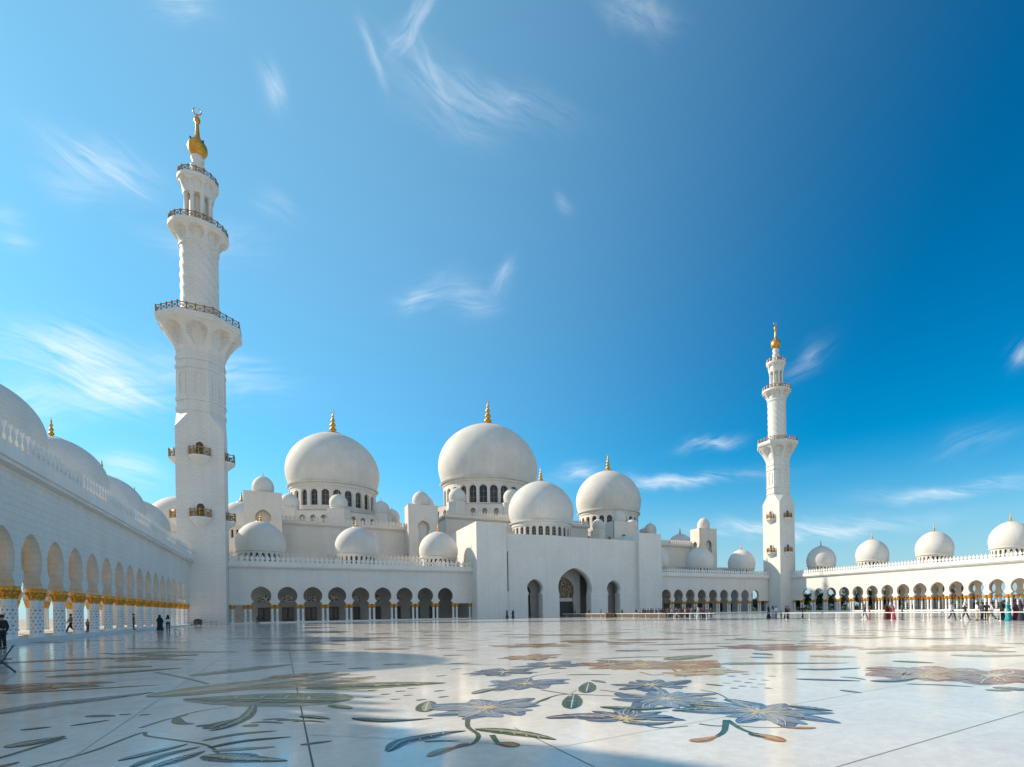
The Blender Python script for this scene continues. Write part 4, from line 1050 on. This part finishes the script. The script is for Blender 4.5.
# ------------------------------------------------------------------ people
SKIN = simple('skin', (0.42, 0.26, 0.18), 0.55)
HAIR = simple('hair', (0.025, 0.018, 0.014), 0.6)
_cl = {}
def cloth(c):
    if c not in _cl: _cl[c] = simple('cloth', c, 0.85, 0, 0.12, 9.0)
    return _cl[c]
def skin_mesh(name, verts, edges, rad, root, sub=1):
    me = bpy.data.meshes.new(name + '_cage'); me.from_pydata(verts, edges, [])
    o = bpy.data.objects.new(name + '_cage', me); COL.objects.link(o)
    md = o.modifiers.new('skin', 'SKIN'); md.use_smooth_shade = True
    for i, r in enumerate(rad):
        me.skin_vertices[0].data[i].radius = r if isinstance(r, tuple) else (r, r)
        me.skin_vertices[0].data[i].use_root = (i == root)
    s = o.modifiers.new('sub', 'SUBSURF'); s.levels = sub; s.render_levels = sub
    dg = bpy.context.evaluated_depsgraph_get(); dg.update()
    out = bpy.data.meshes.new_from_object(o.evaluated_get(dg)); out.name = name
    bpy.data.objects.remove(o); bpy.data.meshes.remove(me)
    out.materials.clear(); out.materials.append(SKIN)
    return out
POSES = {  # joints per side (knee, ankle, elbow, wrist) as (x, y, z); facing -Y
 'stand': dict(L=((.10,-.01,.50),(.10,.02,.09)), Rr=((-.10,-.01,.50),(-.11,.02,.09)), aL=((.25,.03,1.12),(.26,-.05,.87)), aR=((-.25,.03,1.12),(-.26,-.05,.87))),
 'walk':  dict(L=((.09,-.20,.53),(.09,-.32,.11)), Rr=((-.09,.06,.51),(-.09,.36,.20)), aL=((.25,.13,1.13),(.25,.14,.88)), aR=((-.25,-.07,1.13),(-.24,-.22,.92))),
 'wide':  dict(L=((.16,-.03,.50),(.22,.02,.09)), Rr=((-.16,-.03,.50),(-.22,.02,.09)), aL=((.29,.02,1.14),(.20,-.18,1.10)), aR=((-.29,.02,1.14),(-.20,-.18,1.10))),
}
def body_rig(p):
    v = [(0,0,.95),(0,.01,1.12),(0,.0,1.30),(0,.02,1.45),(0,.0,1.53),(0,-.01,1.62),(0,-.0,1.70),(0,-.115,1.60)]
    r = [(.14,.10),(.125,.09),(.155,.105),(.055,.055),(.07,.08),(.078,.098),(.055,.06),(.014,.016)]
    e = [(0,1),(1,2),(2,3),(3,4),(4,5),(5,6),(5,7)]
    for sx, lg, ar in ((1,'L','aL'), (-1,'Rr','aR')):
        kn, an = p[lg]; el, wr = p[ar]
        i = len(v); v += [(sx*.09,0,.88), kn, an, (an[0]+sx*.02, an[1]-.14, max(.035, an[2]-.06))]; r += [.085,.056,.04,(.042,.03)]
        e += [(0,i),(i,i+1),(i+1,i+2),(i+2,i+3)]
        j = len(v); d = (Vector(wr)-Vector(el)).normalized()
        pm = Vector(wr)+d*.07
        v += [(sx*.17,0,1.40), el, wr, tuple(pm)]; r += [.058,.043,.029,(.034,.02)]
        e += [(2,j),(j,j+1),(j+1,j+2),(j+2,j+3)]
        for q in range(4):
            k = len(v); off = (q-1.5)*.02
            ln = (.075,.085,.08,.062)[q]
            b = pm + Vector((0, off, 0)) + d*.03; t = b + d*ln + Vector((-sx*.02, -.008, 0))
            v += [tuple(b), tuple(t)]; r += [.0095,.0075]; e += [(j+3,k),(k,k+1)]
        k = len(v); tb = Vector(wr)+d*.03+Vector((-sx*.01,-.035,0)); v += [tuple(tb), tuple(tb+d*.045+Vector((0,-.015,0)))]; r += [.011,.009]; e += [(j+2,k),(k,k+1)]
    return v, e, r
FIG = {}
for nm, p in POSES.items():
    v, e, r = body_rig(p)
    b = skin_mesh('person', v, e, r, 0)
    tv = [(0,0,.97),(0,.0,1.03)]; tr = [(.155,.115),(.145,.11)]; te = [(0,1)]
    for sx, lg in ((1,'L'),(-1,'Rr')):
        kn, an = p[lg]; i = len(tv); tv += [(sx*.092,0,.86), kn, (an[0], an[1], an[2]-.01)]; tr += [.102,.075,.068]; te += [(0,i),(i,i+1),(i+1,i+2)]
    tro = skin_mesh('trousers', tv, te, tr, 0)
    sv = [(0,0,.93),(0,.01,1.12),(0,0,1.31),(0,.02,1.44)]; sr = [(.165,.125),(.15,.115),(.175,.125),(.075,.075)]; se = [(0,1),(1,2),(2,3)]
    for sx, ar in ((1,'aL'),(-1,'aR')):
        el, wr = p[ar]; i = len(sv); m = tuple((a*.15+b_*.85) for a, b_ in zip(el, wr)); sv += [(sx*.17,0,1.40), el, m]; sr += [.075,.06,.05]; se += [(2,i),(i,i+1),(i+1,i+2)]
    shi = skin_mesh('shirt', sv, se, sr, 0)
    sh = MB()
    for lg in ('L','Rr'):
        an = p[lg][1]; z0 = max(0.0, an[2]-.09)
        sh.tube([(an[0],an[1]+.07,z0+.05),(an[0],an[1]-.02,z0+.05),(an[0],an[1]-.15,z0+.04),(an[0],an[1]-.21,z0+.03)], [.04,.05,.045,.02], 8)
    shoe = sh.mesh('shoes', [M['black']])
    FIG[nm] = (b, tro, shi, shoe)
mb = MB(); mb.lathe([(.001,.115),(.05,.108),(.085,.08),(.098,.035),(.098,-.02),(.09,-.05)], (0,.012,1.635), 16, cap=False); HAIRM = mb.mesh('hair', [HAIR])
mb = MB(); mb.lathe([(.001,1.775),(.06,1.765),(.105,1.72),(.122,1.65),(.118,1.57),(.13,1.48),(.20,1.40),(.21,1.30)], (0,.02,0), 20, cap=False); SCARF = mb.mesh('headscarf', [HAIR])
# cut the face opening out of the scarf
bm = bmesh.new(); bm.from_mesh(SCARF)
bmesh.ops.delete(bm, geom=[f for f in bm.faces if f.calc_center_median().y < -.055 and 1.54 < f.calc_center_median().z < 1.70], context='FACES'); bm.to_mesh(SCARF); bm.free()
mb = MB()
rows = []
for z, rx, ry in ((.03,.34,.32),(.2,.31,.28),(.5,.27,.22),(.85,.225,.175),(1.1,.19,.15),(1.3,.20,.14),(1.42,.17,.11),(1.47,.09,.08)):
    rows.append([(rx*(1+.05*math.cos(7*2*PI*k/28)*(1.3-z if z < 1.2 else 0))*math.cos(2*PI*k/28), ry*math.sin(2*PI*k/28), z) for k in range(28)])
mb.grid(rows)
for sx in (1,-1): mb.tube([(sx*.16,0,1.40),(sx*.25,.02,1.14),(sx*.23,-.10,.93)], [.075,.085,.10], 10)
ROBE = mb.mesh('abaya', [HAIR])
def colored(name, me, parent, mat):
    o = bpy.data.objects.new(name, me); COL.objects.link(o); o.parent = parent
    o.material_slots[0].link = 'OBJECT'; o.material_slots[0].material = mat
    return o
PG = 'visitors walking across the courtyard'
def person(x, y, face, label, pose='stand', top=(.7,.7,.7), bottom=(.05,.06,.09), robe=None, scarf=None, h=1.0, z=0.0, group=PG):
    b, tro, shi, shoe = FIG[pose]
    o = bpy.data.objects.new('person', b); COL.objects.link(o)
    o.location = (x, y, z); o.rotation_euler = (0, 0, face); h *= 1.10; o.scale = (h, h, h)
    o['label'] = label; o['category'] = 'person'; o['group'] = group
    inst('shoes', shoe, o, (0,0,0))
    if robe: colored('abaya', ROBE, o, cloth(robe))
    else:
        colored('trousers', tro, o, cloth(bottom)); colored('shirt', shi, o, cloth(top))
    if scarf: colored('headscarf', SCARF, o, cloth(scarf))
    else: inst('hair', HAIRM, o, (0,0,0))
    return o
def atX(px, X):
    r = ray(px, PY); return X, r[1]*X/r[0]
def atY(px, Y):
    r = ray(px, PY); return r[0]*Y/r[1], Y
BLK = (.02,.02,.024); NAVY = (.03,.04,.09); WHT = (.75,.75,.76)
def pr(px, X, face, label, **k):
    x, y = atX(px, X); return person(x, y, face, label, **k)
F_ = R
pr(952, 62.6, F_(-20), 'man in white shirt and navy trousers striding beside the rail', pose='walk', top=WHT, bottom=NAVY)
pr(965, 63.0, F_(10), 'woman in black and white with pale headscarf, behind the striding white-shirted man', top=BLK, bottom=BLK, scarf=(.6,.55,.5), pose='walk')
pr(977, 62.5, F_(40), 'man in white shirt and beige trousers standing behind the rail', top=WHT, bottom=(.42,.34,.22))
pr(982, 64.5, F_(60), 'man all in dark clothes just behind the man in beige trousers', top=(.05,.05,.07), bottom=BLK)
pr(986.6, 64.8, F_(120), 'person in dark jacket between the beige-trousered and the lilac-shirted man', top=(.07,.05,.05), bottom=BLK)
pr(991.5, 62.6, F_(-160), 'man in pale lilac shirt and brown trousers in mid stride', pose='walk', top=(.62,.55,.64), bottom=(.16,.11,.08))
pr(1002, 63.2, F_(30), 'person in a black abaya left of the turquoise one', robe=BLK, scarf=BLK)
pr(1008.5, 62.4, F_(0), 'person in a bright turquoise abaya behind the rail', robe=(.02,.30,.34), scarf=(.02,.26,.30))
pr(1015.5, 63.2, F_(-20), 'person in a maroon abaya right of the turquoise one', robe=(.16,.025,.06), scarf=BLK)
pr(1021, 62.6, F_(20), 'person in a black abaya at the right edge of the photo', robe=(.03,.03,.05), scarf=BLK)
pr(902, 63.0, F_(15), 'man in slate blue clothes standing with feet wide apart', pose='wide', top=(.12,.16,.20), bottom=(.14,.17,.22))
pr(886.5, 63.4, F_(0), 'woman in dark red and black left of the red dresses', robe=(.10,.02,.02), scarf=BLK)
pr(890.5, 63.8, F_(10), 'woman in a red dress with a cream headscarf', robe=(.36,.05,.05), scarf=(.72,.66,.56))
pr(893.5, 63.0, F_(30), 'shorter person in a red dress with a red scarf', robe=(.40,.07,.08), scarf=(.30,.05,.05), h=.86)
pr(864.5, 63.2, F_(-10), 'man in dark blue jacket beside a child in pink', top=(.10,.12,.17), bottom=(.10,.10,.13), pose='walk')
pr(869.5, 62.8, F_(20), 'child in pink clothes beside a man in dark blue', top=(.55,.12,.16), bottom=(.45,.10,.14), h=.74)
pr(802.5, 63.5, F_(100), 'person in black striding alone beyond the right minaret', pose='walk', top=BLK, bottom=BLK)
pr(768.5, 64.0, F_(40), 'person in black left of the pale pink group by the minaret', robe=BLK, scarf=BLK)
pr(773, 64.4, F_(0), 'woman in pale pink with a black scarf before the minaret', robe=(.60,.42,.42), scarf=BLK)
pr(776, 63.6, F_(80), 'man in white shirt and grey trousers next to the pale pink woman', top=WHT, bottom=(.2,.2,.22))
pr(781, 64.5, F_(80), 'child in dark blue in front of the right minaret', top=NAVY, bottom=BLK, h=.62)
pr(786, 63.6, F_(30), 'person in a black abaya with a rose scarf before the minaret', robe=BLK, scarf=(.4,.16,.16))
pr(788, 64.6, F_(-30), 'man in brown shirt beside the black abaya and rose scarf', top=(.20,.12,.10), bottom=BLK)
# queue going to the portal
cols = [((.03,.03,.04),'black'), ((.45,.45,.47),'white'), ((.04,.05,.09),'navy'), ((.10,.04,.04),'dark red'), ((.07,.07,.08),'charcoal'), ((.12,.14,.18),'slate'), ((.10,.085,.07),'brown')]
spots = [636,640,643,645,648,651,653,656,658,660,662,664,666,668,670,672,674,676,677,679,681,683,685,687,689,691,692,694,696,698,700,702,704,707,711]
desc = ['bareheaded','in loose robe','with dark scarf']
rq = random.Random(5)
used = set()
QG = 'visitors queueing along the rail towards the portal'
for i, px in enumerate(spots):
    c, cn = cols[i % 7]; c2, cn2 = cols[(i*3+1+i//7) % 7]
    X, Y = atX(px, 64.0 + rq.uniform(-1.2, 2.4))
    if i % 3 == 2: person(X, Y, rq.uniform(2.4, 3.8), f'queueing visitor in {cn} robe with {cn2} scarf near the portal rail', robe=c, scarf=c2, group=QG)
    else: person(X, Y, rq.uniform(2.4, 3.8), f'queueing visitor in {cn} shirt and {cn2} trousers near the portal rail', pose=rq.choice(['stand','walk']), top=c, bottom=c2, group=QG)
for px, l in ((575,'lone dark-clad visitor at the near left end of the rail before the main arch'),(589,'visitor in black in front of the main arch, right jamb'),(601,'visitor in black between the main arch and the wooden desk'),(622,'visitor in black just right of the wooden desk')):
    X, Y = atX(px, 66.5); person(X, Y, rq.uniform(0, 6), l, top=BLK, bottom=(.05,.05,.06), group=QG)
x, y = atY(507, 129.5); person(x, y, F_(60), 'left one of two dark figures at the foot of the portal wall', robe=BLK, scarf=BLK, h=1.1)
x, y = atY(513, 129.5); person(x, y, F_(-60), 'right one of two dark figures at the foot of the portal wall', robe=NAVY, scarf=BLK, h=1.1)
# left side
x, y = atX(159.6, -14.6); person(x, y, F_(160), 'person in a full black abaya walking along the left arcade', robe=BLK, scarf=BLK, h=1.06)
x, y = atX(167.8, -13.6); person(x, y, F_(170), 'person in white top and black trousers near the left arcade', top=WHT, bottom=BLK, scarf=BLK, h=1.04)
x, y = atX(133.5, -16.0); person(x, y, F_(100), 'person in teal grey standing by the shaded left columns', top=(.08,.13,.15), bottom=(.06,.08,.1), z=.302)
x, y = atX(70.5, -18.4); person(x, y, F_(-60), 'person in dark clothes walking inside the left arcade between columns', pose='walk', top=(.20,.22,.20), bottom=(.05,.03,.03), z=.302)
x, y = atX(87.5, -18.2); person(x, y, F_(60), 'child in lilac grey inside the left arcade', top=(.3,.3,.42), bottom=(.1,.1,.2), h=.72, z=.302)
r_ = ray(2.0, 641); q_ = -14.9/r_[0]; person(-14.9, r_[1]*q_, F_(-120), 'person in black with a dark cap at the left edge by the first column', top=BLK, bottom=BLK, h=1.08)
x, y = atY(257.5, YF-.9); person(x, y, F_(10), 'lone dark figure leaning by the arcade left of the domes', pose='wide', top=BLK, bottom=BLK, h=.9)

# ------------------------------------------------------------------ rail, furniture, trees
BG = 'barrier sections along the visitors path'
ends_ = [(17.0, 31.0, 'nearest section'), (31.3, 46.0, 'second section'), (46.3, 62.0, 'third section'), (62.3, 80.0, 'fourth section'), (80.3, 102.0, 'fifth section'), (102.3, 124.0, 'farthest one')]
for y0, y1, w in ends_:
    t = thing('barrier', f'low white rail on slim posts{" with dark infill" if y0 > 70 else ""}, {w} of the run', 'barrier', (61.0, y0, 0), 0, BG)
    mb = MB(); mb.box(-.05, 0, .84, .05, y1-y0, .92); mb.build('rail', M['white'], t)
    if y0 > 70:
        mb = MB(); mb.box(-.02, 0, .12, .02, y1-y0, .8); mb.build('panel', M['wood'], t)
    mb = MB(); mb.lathe([(.17,0),(.17,.025),(.035,.05),(.032,.84)], n=12); pm = mb.mesh('post', [M['white']])
    n = max(2, round((y1-y0)/4))
    for k in range(n): inst('post', pm, t, (0, (y1-y0)*(k+.5)/n, 0))
x, y = atX(952.5, 161.5)
t = thing('floodlight_pole', 'dark floodlight pole standing inside the right arcade behind the striding man', 'lamp', (x, y, PL), 0)
mb = MB(); mb.lathe([(.35,0),(.35,.1),(.14,.14),(.10,4.6)], n=12); mb.build('pole', M['steel'], t)
mb = MB(); mb.box(-.7,-.35,4.6,.7,.35,5.2); mb.box(-.35,-.3,5.25,.35,.3,5.7); mb.build('lamp_head', M['black'], t)
x, y = atX(609.5, 60.0)
t = thing('desk', 'small varnished wooden desk standing by the rail right of the main arch', 'desk', (x, y, 0), R(-25))
mb = MB(); mb.box(-.95,-.4,.0,.95,.4,.95); mb.build('cabinet', M['desk'], t)
mb = MB(); mb.box(-1.05,-.5,.952,1.05,.5,1.03); mb.build('top', M['desk'], t)
mb = MB(); mb.box(-.8,-.43,.12,-.05,-.405,.82); mb.box(.05,-.43,.12,.8,-.405,.82); mb.build('front_panel', M['wood'], t)
def folding_chair(loc, rz, label, s=1.0):
    t = thing('folding_chair', label, 'chair', loc, rz, 'folding chairs left out on the floor'); t.scale = (s, s, s)
    for sx in (-.23, .23):
        mb = MB(); mb.tube([(sx,-.28,0),(sx,-.05,.36),(sx,.22,.9)], .016, 8); mb.build('back_leg', M['steel'], t)
        mb = MB(); mb.tube([(sx*.88,.26,0),(sx*.88,0,.32),(sx*.88,-.2,.46)], .016, 8); mb.build('front_leg', M['steel'], t)
    mb = MB(); mb.box(-.22,-.22,.44,.22,.18,.465); mb.build('seat', M['steel'], t)
    mb = MB(); mb.tube([(-.23,.2,.86),(0,.225,.88),(.23,.2,.86)], .03, 8); mb.tube([(-.23,.13,.70),(0,.15,.71),(.23,.13,.70)], .018, 8); mb.build('backrest', M['steel'], t)
    mb = MB(); mb.tube([(-.23,-.2,.12),(.23,-.2,.12)], .012, 6); mb.tube([(-.2,.2,.07),(.2,.2,.07)], .012, 6); mb.build('stretcher', M['steel'], t)
x, y = fl(4, 673); folding_chair((x, y, 0), R(-75), 'dark metal folding chair cut by the left edge of the photo')
x, y = fl(177.5, 637); folding_chair((x, y, 0), R(40), 'small folding stool standing alone out on the shaded floor', .75)
x, y = atY(197.7, 129.2)
t = thing('covered_cart', 'dark covered cart with rounded top parked at the foot of the left minaret', 'cart', (x, y, 0), R(10))
mb = MB(); mb.prism([(-.62,.22),(.62,.22),(.66,.9)] + [(.66*math.cos(PI*k/10), .9+.4*math.sin(PI*k/10)) for k in range(1,10)] + [(-.66,.9)], lambda u, w, z: (u, w, z), -.45, .45); mb.build('body', M['black'], t)
for sx in (-.42,.42):
    mb = MB(); mb.prism([(sx+.2*math.cos(2*PI*k/16), .2+.2*math.sin(2*PI*k/16)) for k in range(16)], lambda u, w, z: (u, w, z), -.52, -.46); mb.build('wheel', M['steel'], t)
mb = MB(); mb.tube([(.6,0,.85),(.95,0,.95)], .025, 8); mb.build('handle', M['steel'], t)
t = thing('rope_barrier', 'low dark red rope on short posts round the parked cart', 'barrier', (x, y, 0), 0)
pm = MB(); pm.lathe([(.14,0),(.14,.03),(.03,.05),(.03,.75),(.05,.8),(.001,.84)], n=10); pmm = pm.mesh('post', [M['brassrail']])
pp = [(-2.6,.6),(-2.2,-.9),(0,-1.3),(2.2,-.9),(2.9,.6)]
for p in pp: inst('post', pmm, t, (p[0], p[1], 0))
for a, b in zip(pp[:-1], pp[1:]):
    mb = MB(); mb.tube([(a[0]+(b[0]-a[0])*k/8, a[1]+(b[1]-a[1])*k/8, .74-.16*math.sin(PI*k/8)) for k in range(9)], .025, 6); mb.build('rope', M['rope'], t)

mb = MB(); mb.face([(XR+16,-200,-.06),(XR+400,-200,-.06),(XR+400,420,-.06),(XR+16,420,-.06)]); struct(mb.build('lawn', M['lawn']))
def hedge(x0, y0, x1, y1, h, w, label, seed):
    rnd = random.Random(seed); L_ = math.hypot(x1-x0, y1-y0)
    t = thing('hedge', label, 'hedge', (x0, y0, -.06), math.atan2(y1-y0, x1-x0))
    mb = MB()
    for _ in range(int(L_*h*26)):
        p = Vector((rnd.uniform(0, L_), rnd.uniform(-w, w)*.5, h*(rnd.random()**.7)*(1+.16*math.sin(rnd.random()*6)))); s_ = rnd.uniform(.16,.34)
        p.z *= .86+.14*math.sin(p.x*.7)+.08*math.sin(p.x*2.3)
        a = Vector((rnd.gauss(0,1), rnd.gauss(0,1), rnd.gauss(0,1))).normalized(); b = a.orthogonal().normalized()
        mb.face([p-a*s_, p+b*s_*.55, p+a*s_, p-b*s_*.55])
    mb.build('foliage', M['leaf'], t)
    mb = MB()
    for k in range(int(L_/2.5)): mb.tube([(k*2.5+.5,0,0),(k*2.5+.7,.1,h*.7)], [.07,.03], 5)
    mb.build('stems', M['bark'], t)
hedge(176, 48, 176, 165, 2.7, 1.8, 'long green hedge seen low between the columns of the right arcade', 4)
hedge(150, 158, 178, 158, 3.0, 2.0, 'sunlit hedge seen through the last arch before the right minaret', 5)
def tree_meshes(seed, h, r, mat, squash=.8):
    rnd = random.Random(seed)
    mb = MB(); tips = []
    mb.tube([(0,0,-.1),(.05,.03,h*.2),(.0,.08,h*.45)], [.24,.18,.13], 8)
    for k in range(9):
        a = 2*PI*k/9 + rnd.uniform(-.3,.3); z0 = h*rnd.uniform(.25,.45); L_ = r*rnd.uniform(.55,.95)
        p = [(0,.05,z0),(L_*.5*math.cos(a), L_*.5*math.sin(a), z0+h*.16),(L_*math.cos(a), L_*math.sin(a), z0+h*rnd.uniform(.22,.45))]
        mb.tube(p, [.09,.06,.02], 6); tips += [Vector(p[2]), Vector(p[1])]
    tips += [Vector((rnd.uniform(-.4,.4)*r, rnd.uniform(-.4,.4)*r, h*rnd.uniform(.7,.95))) for _ in range(7)]
    tm = mb.mesh('trunk', [M['bark']])
    mb = MB()
    for c in tips:
        cr = r*rnd.uniform(.28,.46)
        for _ in range(120):
            d = Vector((rnd.gauss(0,1), rnd.gauss(0,1), rnd.gauss(0,1))).normalized()*cr*rnd.random()**.45; d.z *= squash
            p = c + d
            if p.z < .4: continue
            s = rnd.uniform(.10,.24)
            a = Vector((rnd.gauss(0,1), rnd.gauss(0,1), rnd.gauss(0,1))).normalized(); b = a.orthogonal().normalized()
            mb.face([p-a*s, p+b*s*.5, p+a*s, p-b*s*.5])
    return tm, mb.mesh('crown', [mat])
TM = [tree_meshes(1, 7.0, 3.2, M['leaf']), tree_meshes(2, 5.6, 3.0, M['leaf2']), tree_meshes(3, 6.2, 2.6, M['leaf'])]
TG = 'garden trees beyond the arcades'
def tree(k, x, y, s, rz, label):
    t = thing('garden_tree', label, 'tree', (x, y, -.12), rz, TG); t.scale = (s, s, s)
    inst('trunk', TM[k][0], t, (0,0,0)); inst('crown', TM[k][1], t, (0,0,0))
TL = 'bushy green garden tree seen in pieces through the openings of the right arcade'
rq = random.Random(12)
k = 0
for y in range(62, 176, 7):
    tree(k % 3, 182 + rq.uniform(-4, 10), y + rq.uniform(-2, 2), rq.uniform(.75, 1.15)*(1.0 if y > 95 else .72), rq.uniform(0, 6), TL); k += 1
for y in range(95, 180, 9):
    tree(k % 3, 200 + rq.uniform(-4, 10), y*1.08, rq.uniform(1.1, 1.5), rq.uniform(0, 6), TL); k += 1
for y in range(84, 160, 6):
    tree(k % 3, 178 + rq.uniform(-2, 3), y + rq.uniform(-2, 2), rq.uniform(.95, 1.3), rq.uniform(0, 6), TL); k += 1
for (x, y, s) in ((163, 153, .85), (169, 158, 1.0), (160, 160, .9), (174, 152, .9)):
    tree(k % 3, x, y, s, rq.uniform(0, 6), 'sunlit garden tree seen through the last arch before the right minaret'); k += 1
for (x, y, s) in ((-62, 118, 1.0), (-75, 170, 1.2), (-58, 150, .9)):
    tree(k % 3, x, y, s, rq.uniform(0, 6), 'dark garden tree glimpsed between the columns of the left arcade'); k += 1
